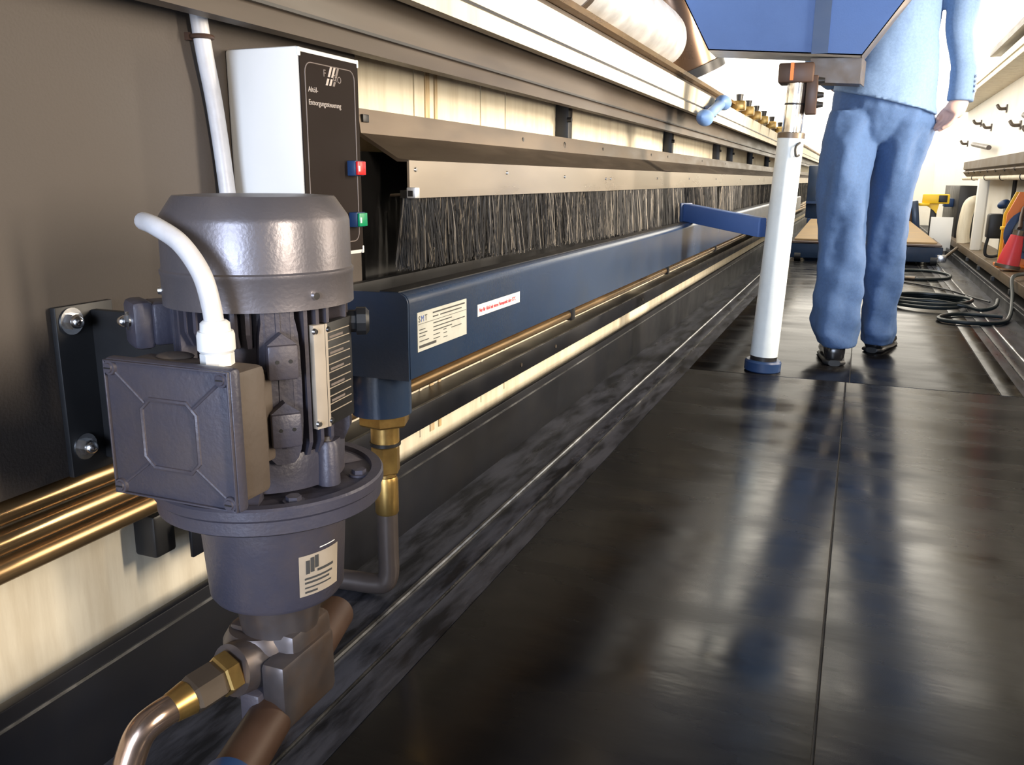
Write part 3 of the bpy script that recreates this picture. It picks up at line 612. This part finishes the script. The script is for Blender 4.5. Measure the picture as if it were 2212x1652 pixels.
# valve blocks further along the rail
for i, y in enumerate((4.4, 4.75, 5.1, 5.5, 6.0, 6.6)):
    p = thing('rail_valve', (-.58, y, .985), 'small brass valve on the far cream rail, %s beyond the blue clamp' % ['first', 'second', 'third', 'fourth', 'fifth', 'sixth'][i], 'valve', 'valves on the cream rail')
    b = MB(); b.box(-.62, -.56, y, y + .06, .985, 1.03, .006); b.done('valve_body', 'brass', p)
    b = MB(); b.cyl((-.59, y + .03, 1.03), (-.59, y + .03, 1.06), .014, .018, 14); b.done('handwheel', 'black', p)

# ================================================================== HOPPER ON ITS POST
t = thing('oil_hopper', (-.25, 3.15, 1.0), 'dark blue trapezoid oil catching hopper above the pale post', 'hopper')
P0 = [(-.519, 3.05, 1.078), (-.040, 3.05, 1.041), (.130, 3.05, 1.285), (-.665, 3.05, 1.345)]
zt = Vector((0, .004, 0))
b = MB(); b.extrude([Vector(p) for p in P0], zt); b.done('front_sheet', 'brightblue', t)
bk = [(-.519, 3.21, 1.075), (-.040, 3.21, 1.038), (.135, 3.21, 1.285), (-.670, 3.21, 1.345)]
def quad(a, b_, c, d, thick, name, m):
    q = MB(); q.extrude([Vector(a), Vector(b_), Vector(c), Vector(d)], thick); return q.done(name, m, t)
quad(P0[1], bk[1], bk[2], P0[2], (-.004, 0, 0), 'side_sheet', 'galv')
quad(P0[0], bk[0], bk[3], P0[3], (.004, 0, 0), 'side_sheet', 'galv')
quad(P0[0], P0[1], bk[1], bk[0], (0, 0, .004), 'bottom_sheet', 'silver')
quad((-.040, 3.10, .962), (-.030, 3.205, .962), (-.030, 3.205, 1.04), (-.040, 3.10, 1.04), (.003, 0, 0), 'outlet_side', 'galv')
b = MB(); b.extrude([Vector(p) for p in bk], zt); b.done('back_sheet', 'brightblue', t)
b = MB(); b.extrude([Vector(v) for v in ((-.195, 3.10, .972), (-.040, 3.10, .962), (-.040, 3.10, 1.04), (-.195, 3.10, 1.045))], (0, .1, 0)); b.done('outlet_box', 'beam', t)
b = MB(); b.box(-.192, -.142, 3.0475, 3.050, 1.052, 1.30); b.done('front_seam', 'darkblue', t)
t = thing('hopper_post', (-.27, 3.10, 0), 'pale blue-white tubular post on a round blue foot under the hopper', 'post')
A = Vector((-.2735, 3.10, 0)); B_ = Vector((-.2275, 3.10, 1.02)); d = (B_ - A).normalized()
pt = lambda z: A + d*(z/d.z)
b = MB(); b.skin([b.ringpts(pt(z), d, r, 36) for z, r in ((.0, .058), (.004, .063), (.034, .063), (.040, .058))]); b.done('round_foot', 'darkblue', t)
b = MB(); b.cyl(pt(.04), pt(.058), .046, .046, 32); b.done('foot_ring', 'black', t)
b = MB(); b.skin([b.ringpts(pt(z), d, r, 40) for z, r in ((.055, .0475), (.80, .0425))]); b.done('tube', 'postwhite', t)
b = MB(); b.skin([b.ringpts(pt(z), d, r, 40) for z, r in ((.795, .044), (.812, .044), (.814, .040))]); b.done('tube_cap', 'galv', t)
b = MB(); b.cyl(pt(.81), pt(1.0), .032, .032, 32); b.done('piston_rod', 'chrome', t)
b = MB(); b.cyl(pt(.90), pt(.906), .0335, n=32); b.done('rod_ring', 'black', t)
b = MB(); b.box(-.29, -.18, 3.06, 3.16, .968, 1.03, .006); b.done('head_block', 'rust', t)
b = MB(); b.box(-.252, -.242, 3.055, 3.062, .975, 1.03); b.done('head_stripe', 'orange', t)
b = MB(); b.box(-.20, -.165, 3.07, 3.12, .87, .99, .003); b.done('valve_plate', 'rust', t)
for z in (.975, .93, .90):
    b = MB(); b.cyl((-.165, 3.09, z), (-.145, 3.09, z), .011, .008, 12); b.done('valve_knob', 'black', t)
b = MB(); b.tube([pt(.78) + Vector((.034, -.035, 0)), pt(.775) + Vector((.022, -.046, -.01)), pt(.75) + Vector((.026, -.046, -.012)), pt(.74) + Vector((.036, -.036, 0))], .004, 8, 5); b.done('retaining_clip', 'black', t)
# blue arm from the wall to the post
t = thing('cross_beam', (-.6, 3.30, .50), 'short blue box-section beam reaching from the trough to the post', 'beam')
a0 = Vector((-.615, 3.34, .538)); a1 = Vector((-.31, 3.12, .500)); dd = (a1 - a0).normalized(); sd = dd.cross(Vector((0, 0, 1)))
b = MB(); mm = frame(dd, sd, (0, 0, 1), a0); b.box(0, (a1-a0).length, -.02, .02, -.034, .032, .004, mm); b.done('box_section', 'brightblue', t)
b = MB(); b.box(-.008, .0, -.03, .03, -.036, .034, .003, mm); b.done('end_plate', 'darkblue', t)

# ================================================================== PERSON
per = thing('person', (.03, 3.45, 0), 'person in blue-grey suit seen from behind, one hand hanging at the side', 'person')
def loft(b, secs, n=20, fold=0.0, tilt=None):
    """secs: (x, y, z, rx, ry) horizontal ellipses; fold = depth of cloth folds, tilt(z) slopes the ring in x"""
    if fold:
        fine = []
        for (A_, B_) in zip(secs[:-1], secs[1:]):
            for k in range(5): fine.append(tuple(p + (q - p)*k/5 for p, q in zip(A_, B_)))
        secs = fine + [secs[-1]]; n = 48
    rings = []
    for x, y, z, rx, ry in secs:
        ring = []
        for i in range(n):
            a = 2*math.pi*i/n; f = 1.0
            if fold:
                lo = max(0, 1 - z/.9)
                f += fold*(.55*math.sin(3*a + 9*z) + .45*math.sin(5*a - 15*z + 1.3) + .5*lo*lo*math.sin(55*z + 2*a)*(1 if z > .06 else .3))
            ring.append(Vector((x + rx*f*math.cos(a), y + ry*f*math.sin(a), z + (tilt(z)*rx*math.cos(a) if tilt else 0))))
        rings.append(ring)
    return b.skin(rings, True)
def remesh(o, vox, smooth=6, fold=0.0, fsize=.12):
    m = o.modifiers.new('remesh', 'REMESH'); m.mode = 'VOXEL'; m.voxel_size = vox; m.use_smooth_shade = True
    s = o.modifiers.new('smooth', 'SMOOTH'); s.factor = .5; s.iterations = smooth
    if fold:
        tx = bpy.data.textures.new('folds', 'CLOUDS'); tx.noise_scale = fsize; tx.noise_depth = 2
        d = o.modifiers.new('folds', 'DISPLACE'); d.texture = tx; d.strength = fold; d.mid_level = .5; d.texture_coords = 'GLOBAL'
legL = [(-.034, 3.36, .066, .066, .085), (-.045, 3.355, .11, .080, .090), (-.051, 3.36, .16, .088, .092), (-.048, 3.37, .28, .080, .088), (-.048, 3.38, .38, .079, .085), (-.056, 3.39, .51, .083, .088), (-.064, 3.40, .68, .092, .10), (-.066, 3.42, .80, .092, .115), (-.05, 3.44, .90, .095, .12)]
legR = [(.104, 3.62, .038, .054, .075), (.106, 3.60, .085, .066, .080), (.103, 3.60, .14, .060, .078), (.103, 3.58, .27, .068, .082), (.101, 3.55, .40, .071, .082), (.101, 3.52, .59, .077, .088), (.110, 3.49, .76, .087, .10), (.112, 3.47, .86, .10, .118), (.10, 3.46, .92, .09, .12)]
b = MB(); loft(b, legL, fold=.12); loft(b, legR, fold=.12); loft(b, [(.022, 3.455, .785, .03, .06), (.023, 3.455, .80, .06, .085), (.024, 3.452, .84, .115, .112), (.025, 3.45, .90, .160, .128), (.028, 3.45, 1.03, .15, .115)])
tr = b.done('trousers', 'suit', per, 60); remesh(tr, .006, 3, .013, .08)
b = MB()
loft(b, [(.040, 3.45, .928, .176, .142), (.040, 3.45, .95, .172, .138), (.046, 3.45, 1.04, .163, .130), (.043, 3.455, 1.15, .152, .122), (.040, 3.46, 1.26, .158, .122), (.035, 3.465, 1.38, .185, .115), (.033, 3.47, 1.45, .16, .095), (.033, 3.475, 1.49, .08, .075)], fold=.03, tilt=lambda z: -.26*max(0, min(1, (1.12 - z)/.2)))
b.tube([(.20, 3.465, 1.42), (.245, 3.455, 1.34), (.258, 3.45, 1.25), (.256, 3.445, 1.167), (.270, 3.445, 1.09), (.284, 3.445, 1.017), (.283, 3.44, .925)], lambda q: .066 - .026*min(1, q*1.6) + (.004 if q > .8 else 0), 18, 6)
b.tube([(-.13, 3.465, 1.42), (-.185, 3.46, 1.34), (-.205, 3.47, 1.24), (-.205, 3.49, 1.15), (-.180, 3.55, 1.07), (-.13, 3.60, 1.02)], lambda q: .064 - .02*q, 18, 6)
jk = b.done('jacket', 'jacket', per, 60); remesh(jk, .006, 4, .010, .12)
for k in range(4):
    b = MB(); z = .958 + k*.016; b.ell((.3235 - .0*k, 3.415, z), .0035, .006, .0055, 10, 6); b.done('cuff_button', 'silver', per)
# body: head, neck, torso core and hands as one mesh
b = MB()
loft(b, [(.03, 3.45, .88, .10, .09), (.035, 3.455, 1.1, .12, .09), (.033, 3.465, 1.36, .14, .085), (.033, 3.475, 1.46, .07, .06), (.033, 3.48, 1.52, .055, .058), (.033, 3.49, 1.58, .055, .06)])
b.ell((.033, 3.50, 1.655), .076, .096, .115); b.ell((.033, 3.515, 1.60), .058, .07, .07); b.ell((.033, 3.598, 1.645), .012, .018, .022)
for sx in (-1, 1): b.ell((.033 + sx*.078, 3.495, 1.65), .012, .022, .032)
b.ell((.005, 3.588, 1.668), .014, .01, .008); b.ell((.061, 3.588, 1.668), .014, .01, .008); b.ell((.033, 3.592, 1.605), .026, .01, .008)
b.tube([(.20, 3.465, 1.40), (.258, 3.45, 1.22), (.275, 3.445, 1.05), (.282, 3.44, .93), (.279, 3.437, .905)], lambda q: .04 - .014*q, 14, 5)
b.tube([(-.13, 3.465, 1.40), (-.20, 3.47, 1.22), (-.19, 3.53, 1.08), (-.12, 3.605, 1.01), (-.08, 3.62, .99)], lambda q: .04 - .012*q, 14, 5)
for sx, X_, Y_, Z0 in ((-1, -.045, 3.37, 0), (1, .103, 3.61, 0)): loft(b, [(X_, Y_, .04, .03, .04), (X_, Y_ - .005, .2, .035, .04), (X_, 3.46 + (Y_-3.46)*.45, .5, .035, .035), (.02 + (X_-.02)*.8, 3.45, .85, .05, .06)])
b.ell((-.06, 3.625, .975), .03, .03, .045)
# right hand: palm and five fingers, relaxed
b.tube([(.280, 3.438, .925), (.272, 3.436, .903), (.260, 3.434, .885)], lambda q: .026 + .008*math.sin(q*3.1), 14, 5)
for k, (rx, ry, ln) in enumerate(((.018, -.022, .072), (.006, -.008, .082), (-.006, .008, .078), (-.016, .022, .062))):
    ln *= .8; p = Vector((.262 + rx*.9, 3.434 + ry, .890)); b.tube([p, p + Vector((-.010, -.002, -ln*.45)), p + Vector((-.026, 0, -ln*.75)), p + Vector((-.044, .004, -ln*.92))], lambda q: .0092 - .0022*q, 10, 4)
b.tube([(.258, 3.452, .915), (.240, 3.456, .898), (.226, 3.452, .880), (.219, 3.446, .866)], lambda q: .0115 - .003*q, 10, 4)
bd = b.done('body', 'skin', per, 60); remesh(bd, .005, 3)
b = MB(); b.ell((.033, 3.485, 1.675), .084, .098, .112); b.ell((.033, 3.45, 1.62), .07, .06, .08); hr = b.done('hair', 'hair', per, 60)
b = MB(); b.cyl((.033, 3.478, 1.475), (.033, 3.485, 1.525), .068, .060, 24); b.done('shirt_collar', 'shirt', per)
def shoe(x, y, rot):
    m_ = Matrix.Translation((x, y, 0)) @ Matrix.Rotation(rot, 4, 'Z')
    b = MB()
    def ring(yy, hw, z0, z1, n=16): return [m_ @ Vector((hw*math.copysign(abs(math.cos(q))**.7, math.cos(q)), yy, (z0+z1)/2 + (z1-z0)/2*math.copysign(abs(math.sin(q))**.8, math.sin(q)))) for q in [2*math.pi*i/n for i in range(n)]]
    b.skin([ring(*q) for q in ((-.055, .018, .02, .06), (-.045, .034, .012, .085), (-.01, .038, .012, .10), (.04, .038, .012, .095), (.10, .044, .012, .07), (.16, .045, .012, .05), (.20, .034, .012, .042), (.225, .014, .014, .034))])
    sh = b.done('shoe', 'leather', per, 60)
    b = MB(); b.skin([ring(*q) for q in ((-.060, .022, 0, .022), (-.045, .040, 0, .022), (.02, .041, 0, .020), (.10, .047, 0, .014), (.17, .048, 0, .014), (.215, .034, 0, .014), (.23, .012, .002, .014))]); b.done('sole', 'blackrub', sh, 60)
shoe(-.043, 3.335, .10); shoe(.105, 3.66, -.25)

# ================================================================== HOSE COILS ON THE FLOOR
def loop(cx, cy, rx, ry, ph, turns, z=.011, r=.009, sp=.012):
    pts = []
    n = int(20*turns)
    for i in range(n+1):
        a = ph + 2*math.pi*i/20; k = i/20*sp
        pts.append((cx + (rx + .5*k)*math.cos(a) + .012*math.sin(3*a), cy + (ry - k)*math.sin(a), z + .014*(i/20)))
    return pts
b = MB(); pts = loop(.40, 5.15, .17, .26, .3, 2.7, sp=.03); pts = pts + [(.55, 4.98, .03), (.62, 4.93, .02), (.69, 5.0, .03), (.72, 5.15, .05)]
b.tube(pts, .010, 10, 3); b.done('hose_coil', 'hosegrey', label='dark hose coiled in several turns beside the right shoe', cat='hose')
b = MB(); b.tube([(.70, 4.78, .012), (.52, 4.80, .012), (.42, 4.68, .012), (.41, 4.55, .012), (.52, 4.50, .012), (.66, 4.56, .012), (.725, 4.75, .02), (.755, 4.95, .09), (.765, 5.10, .17), (.82, 5.2, .185), (.90, 5.35, .175), (.96, 5.42, .17)], .010, 10, 8)
b.done('hose_loop', 'hosegrey', label='dark hose bent in one flat loop and rising to the right ledge', cat='hose')
b = MB(); b.tube([(.20, 6.55, .01), (.40, 6.45, .01), (.58, 6.55, .01), (.63, 6.85, .01), (.50, 7.1, .01), (.25, 7.05, .01)], .010, 10, 8)
o = b.done('far_hose', 'hosegrey', label='black hose loop with pale fitting in front of the blue platform', cat='hose')
b = MB(); b.cyl((.33, 6.47, .012), (.39, 6.452, .012), .014, n=12); b.done('hose_fitting', 'galv', o)
b = MB(); b.tube([(.15, 6.35, .006), (.35, 6.2, .006), (.55, 5.9, .006), (.66, 5.55, .006), (.71, 5.35, .012)], .005, 8, 8)
b.done('thin_cable', 'blackrub', label='thin dark cable trailing across the floor behind the hose coil', cat='cable')

# ================================================================== BLUE PLATFORM
t = thing('blue_platform', (0, 7.8, 0), 'low blue steel platform with tan board across the pit floor', 'platform')
PYf = 7.65
b = MB(); b.box(-.52, .64, PYf, PYf + .06, .025, .145, .006); b.done('front_beam', 'blue', t)
b = MB(); b.box(-.52, .64, PYf + .06, PYf + .95, .05, .10); b.done('deck_frame', 'black', t)
b = MB(); b.prism([(-.51, .15), (.63, .15), (.63, .162), (-.51, .162)], PYf - .005, PYf + .95); b.done('deck_lip', 'rust', t)
b = MB(); b.extrude([(-.50, PYf + .1, .165), (.60, PYf + .1, .165), (.42, PYf + .9, .30), (-.42, PYf + .9, .30)], (0, 0, .012)); b.done('plywood_board', 'wood', t)
for x in (-.46, .58):
    b = MB(); b.cyl((x - .025, PYf + .03, .04), (x + .025, PYf + .03, .04), .04, n=20); b.done('wheel', 'blackrub', t)
b = MB(); b.box(.60, .67, PYf - .03, PYf + .02, .03, .09, .008); b.done('latch', 'chrome', t)
b = MB(); b.cyl((.66, PYf, .07), (.76, PYf + .25, .13), .012, n=12); b.done('handle_bar', 'galv', t)
# blue machine far behind and leaning cases
t = thing('far_blue_machine', (-.46, 8.9, 0), 'blue machine column far along the pit behind the pale post', 'machine')
b = MB(); b.box(-.50, -.30, 9.0, 9.25, .30, .80, .01); b.done('column', 'blue', t)
b = MB(); b.box(-.50, -.30, 8.96, 9.0, .44, .46); b.done('trim_band', 'darkblue', t)
b = MB(); b.box(-.48, -.32, 8.97, 9.22, .0, .30, .01); b.done('pedestal', 'darkblue', t)
t = thing('leaning_case', (.42, 8.8, .2), 'tall brown case leaning behind the person at the far right', 'case')
mm = Matrix.Translation((.44, 8.68, .0)) @ Matrix.Rotation(.10, 4, 'Y')
b = MB(); b.box(-.07, .05, 0, .2, .17, .50, .012, mm @ Matrix.Rotation(-.25, 4, 'Y')); b.done('case_body', 'rust', t)
b = MB(); b.box(.05, .11, 0, .2, .17, .48, .01, mm @ Matrix.Rotation(-.25, 4, 'Y')); b.done('case_side', 'blue', t)
b = MB(); b.box(-.05, .12, .05, .18, .0, .19, .01, mm); b.done('case_stand', 'black', t)

# ================================================================== RIGHT SIDE
t = thing('right_shelf', (.87, 6, .10), 'brown steel shelf rail along the right wall', 'shelf')
b = MB(); b.box(.785, .80, Y0, 11.5, .10, .155, .002); b.box(.80, 1.0, Y0, 11.5, .148, .155); b.done('shelf_angle', 'rbeam', t)
for y in (4.6, 5.2, 5.9, 6.6, 7.3):
    b = MB(); b.box(.775, .79, y, y + .05, .075, .10); b.done('shelf_tab', 'black', t)
t = thing('right_beam', (.88, 6, .70), 'brown ribbed beam on the right wall above the tool niche', 'beam')
b = MB(); b.prism([(1.0, .70), (.83, .70), (.80, .735), (.82, .75), (.80, .76), (.80, .82), (1.0, .86)], 2.2, 8.6); b.done('beam_profile', 'rbeam', t)
for k in range(10):
    y = 4.6 + k*.4; b = MB(); b.cyl((.812, y, .735), (.80, y, .728), .01, n=10); b.done('beam_knob', 'black', t)
t = thing('hanging_rail', (.84, 6.5, .66), 'pale round rail hung below the right beam', 'rail')
b = MB(); b.cyl((.84, 2.0, .685), (.84, 8.9, .685), .016, n=16); b.done('rail_bar', 'cream', t)
for y in (4.9, 5.7, 6.5, 7.3, 8.1):
    b = MB(); b.tube([(.84 + .02*math.cos(a), y, .69 + .022*math.sin(a)) for a in [i*math.pi/5 for i in range(10)]], .003, 6, 2, True); b.done('rail_hook', 'black', t)
t = thing('white_niche_post', (.85, 7.4, .15), 'white upright post of the right tool niche', 'post')
b = MB(); b.box(.80, .86, 7.35, 7.43, .155, .68, .003); b.box(.86, .88, 7.43, 7.46, .155, .68); b.done('post_section', 'white', t)
# top rails of the right edge
t = thing('edge_rail', (.85, 6, 1.4), 'cream double rail along the upper right pit edge', 'rail')
for z0, z1, x in ((1.40, 1.44, .80), (1.47, 1.52, .82)):
    b = MB(); b.box(x, 1.0, 2.5, 11.0, z0, z1, .003); b.done('rail_strip', 'cream', t)
b = MB(); b.box(.79, 1.0, 3.0, 7.6, 1.56, 1.61, .003); b.done('brown_strip', 'beam', t)
b = MB(); b.box(.79, 1.0, 3.0, 11.0, 1.44, 1.47); b.done('rail_web', 'cream', t)
for i, (y, z) in enumerate(((8.0, 1.22), (8.8, 1.12), (9.6, 1.20), (7.2, 1.05), (6.6, .98), (10.6, 1.05))):
    p = thing('wall_hook', (.97, y, z), 'small brown hook on the bright right wall, %s of a scattered six' % ['first', 'second', 'third', 'fourth', 'fifth', 'sixth'][i], 'hook', 'hooks on the right wall')
    b = MB(); b.tube([(1.0, y, z), (.95, y, z), (.93, y + .02, z + .03)], .012, 8, 4); b.done('hook_rod', 'beam', p)
    b = MB(); b.box(.99, 1.0, y - .025, y + .025, z - .03, z + .03); b.done('hook_plate', 'beam', p)
for i, (ya, yb, z0, z1) in enumerate(((8.2, 9.4, .93, 1.0), (5.6, 6.6, .95, 1.08))):
    b = MB(); b.cyl((.93, ya, z0), (.93, yb, z1), .02, n=10); b.done('wall_bar', 'beam', label=['brown bar slanting on the bright right wall farther along', 'brown bar slanting on the bright right wall near the frame edge'][i], cat='bar')
# hose reel
ry = 5.95; RX = -.045
t = thing('hose_reel', (.93, ry, .155), 'orange and yellow framed hose reel with dark drum and blue hose', 'hose reel')
for yy in (ry - .03, ry + .10):
    b = MB(); b.extrude([(.86+RX, yy, .16), (.99, yy, .16), (.99, yy, .60), (.91+RX, yy, .60), (.86+RX, yy, .47)], (0, .018, 0)); b.done('side_frame', 'orange' if yy < ry else 'yellow', t)
b = MB(); b.box(.84+RX, .99, ry - .04, ry + .13, .155, .175, .003); b.done('base_plate', 'orange', t)
b = MB(); b.cyl((.955, ry - .06, .36), (.955, ry - .20, .36), .11, n=32); b.done('drum', 'blackrub', t)
b = MB(); b.cyl((.955, ry - .06, .36), (.955, ry - .05, .36), .15, n=32); b.done('drum_disc', 'darkblue', t)
b = MB(); b.tube([(.99, ry - .12, .50), (.90, ry - .10, .52), (.875, ry - .15, .47), (.862, ry - .22, .40)], .012, 12, 6); b.done('hose_tail', 'rust', t)
b = MB(); b.ell((.965, ry - .12, .505), .035, .035, .035); b.done('hose_guide', 'gloveblue', t)
b = MB(); b.box(.80, .83, ry + .02, ry + .08, .375, .395, .004); b.done('frame_arm', 'yellow', t)
# red conical nozzle
t = thing('red_nozzle', (.83, 5.75, .16), 'red conical filling nozzle with grey collars hanging at the hose reel', 'nozzle')
n0 = Vector((.822, 5.72, .172)); n1 = Vector((.858, 5.72, .388)); dn = (n1 - n0).normalized()
b = MB(); b.skin([b.ringpts(n0 + dn*k, dn, r, 24) for k, r in ((.018, .060), (.06, .056), (.19, .034))]); b.done('cone', 'red', t)
b = MB(); b.skin([b.ringpts(n0 + dn*k, dn, r, 24) for k, r in ((0, .068), (.018, .068), (.02, .062))]); b.done('lower_collar', 'galv', t)
b = MB(); b.cyl(n0 + dn*.19, n0 + dn*.22, .028, n=20); b.done('upper_collar', 'galv', t)
# black drill-like tool
t = thing('grease_gun', (.86, 6.6, .16), 'black grease gun with looped handle standing in the niche', 'tool')
b = MB(); b.box(.80, .89, 6.55, 6.68, .29, .45, .012); b.done('tool_body', 'blackrub', t)
b = MB(); b.tube([(.815, 6.6, .30), (.805, 6.6, .22), (.815, 6.6, .175), (.86, 6.6, .168), (.90, 6.6, .19), (.905, 6.6, .25), (.89, 6.6, .31)], .010, 10, 5); b.done('handle_loop', 'blackrub', t)
b = MB(); b.box(.89, .94, 6.55, 6.68, .17, .50, .01); b.done('tool_back', 'black', t)
b = MB(); b.ell((.875, 6.56, .515), .040, .035, .028, mtx=Matrix.Rotation(-.5, 3, 'Y')); b.done('nozzle_head', 'darkblue', t)
t = thing('grey_wall_box', (.97, 6.3, .4), 'grey box with cable on the niche wall above the grease gun', 'box')
b = MB(); b.box(.94, 1.0, 6.25, 6.40, .43, .56, .006); b.done('box_body', 'panel', t)
b = MB(); b.box(.955, 1.0, 6.26, 6.39, .25, .43, .004); b.done('box_lower', 'beam', t)
for i, (y, z0) in enumerate(((6.9, .40), (6.05, .52))):
    b = MB(); b.cyl((.97, y, z0), (.97, y, .685), .014, n=10); b.done('hanging_tube', 'black', label=['dark tube hanging from the rail behind the grease gun', 'dark tube hanging from the rail above the grey wall box'][i], cat='tube')
# yellow hoist, dark cabinet, white board further along
t = thing('dark_tool_cabinet', (.90, 9.6, .155), 'dark open tool cabinet at the far end of the right niche', 'cabinet')
b = MB(); b.box(.82, 1.0, 8.9, 10.4, .155, .62, .005); b.done('cabinet_body', 'black', t)
b = MB(); b.box(.74, .82, 9.3, 9.5, .42, .50, .008); b.done('switch_box', 'darkblue', t)
t = thing('white_board', (.70, 8.9, .03), 'plain white board standing against the dark cabinet', 'board')
b = MB(); b.box(.60, .782, 8.72, 8.74, .045, .345, .002, Matrix.Rotation(0, 4, 'Z')); b.done('board_sheet', 'plastic', t)
b = MB(); b.box(.60, .782, 8.742, 8.76, .0, .10); b.done('board_foot', 'galv', t)
t = thing('yellow_lifter', (.62, 8.9, .3), 'yellow lifting device head on a dark stand at the far right', 'device')
b = MB(); b.box(.52, .74, 8.80, 8.90, .46, .545, .008); b.done('device_head', 'yellow', t)
b = MB(); b.box(.65, .72, 8.79, 8.80, .475, .535, .003); b.done('display', 'black', t)
b = MB(); b.extrude([(.53, 8.82, .46), (.66, 8.82, .46), (.645, 8.82, .37), (.62, 8.82, .40)], (0, .05, 0)); b.done('lower_bracket', 'yellow', t)
b = MB(); b.box(.49, .58, 8.78, 8.86, .44, .465, .006); b.done('grip', 'yellow', t)
b = MB(); b.box(.60, .65, 8.85, 8.93, .0, .46, .004); b.done('stand', 'black', t)
b = MB(); b.tube([(.90, 8.2, .50), (.85, 8.2, .48), (.83, 8.2, .40), (.82, 8.2, .25), (.83, 8.2, .155)], .05, 12, 6); b.done('cream_duct', 'cream', label='cream bent duct at the far end of the right niche', cat='duct')

# tube lamps on the near right wall
for i, (y, z, ln, w_) in enumerate(LAMPS):
    h = ln/2 + .05
    t = thing('pit_wall_lamp', (.90, y, z - .07), 'long tube lamp on the near right wall, %s from the pit entrance' % ['first', 'second', 'third', 'fourth'][i], 'lamp', 'tube lamps on the right wall')
    b = MB(); b.box(.88, .93, y - h, y + h, z - .065, z + .065, .01); b.box(.93, 1.0, y - .1, y + .1, z - .03, z + .03); b.done('lamp_housing', 'plastic', t)
    b = MB(); b.cyl((.874, y - h + .05, z), (.874, y + h - .05, z), .008, n=14); b.done('lamp_tube', 'lamp_glow', t)
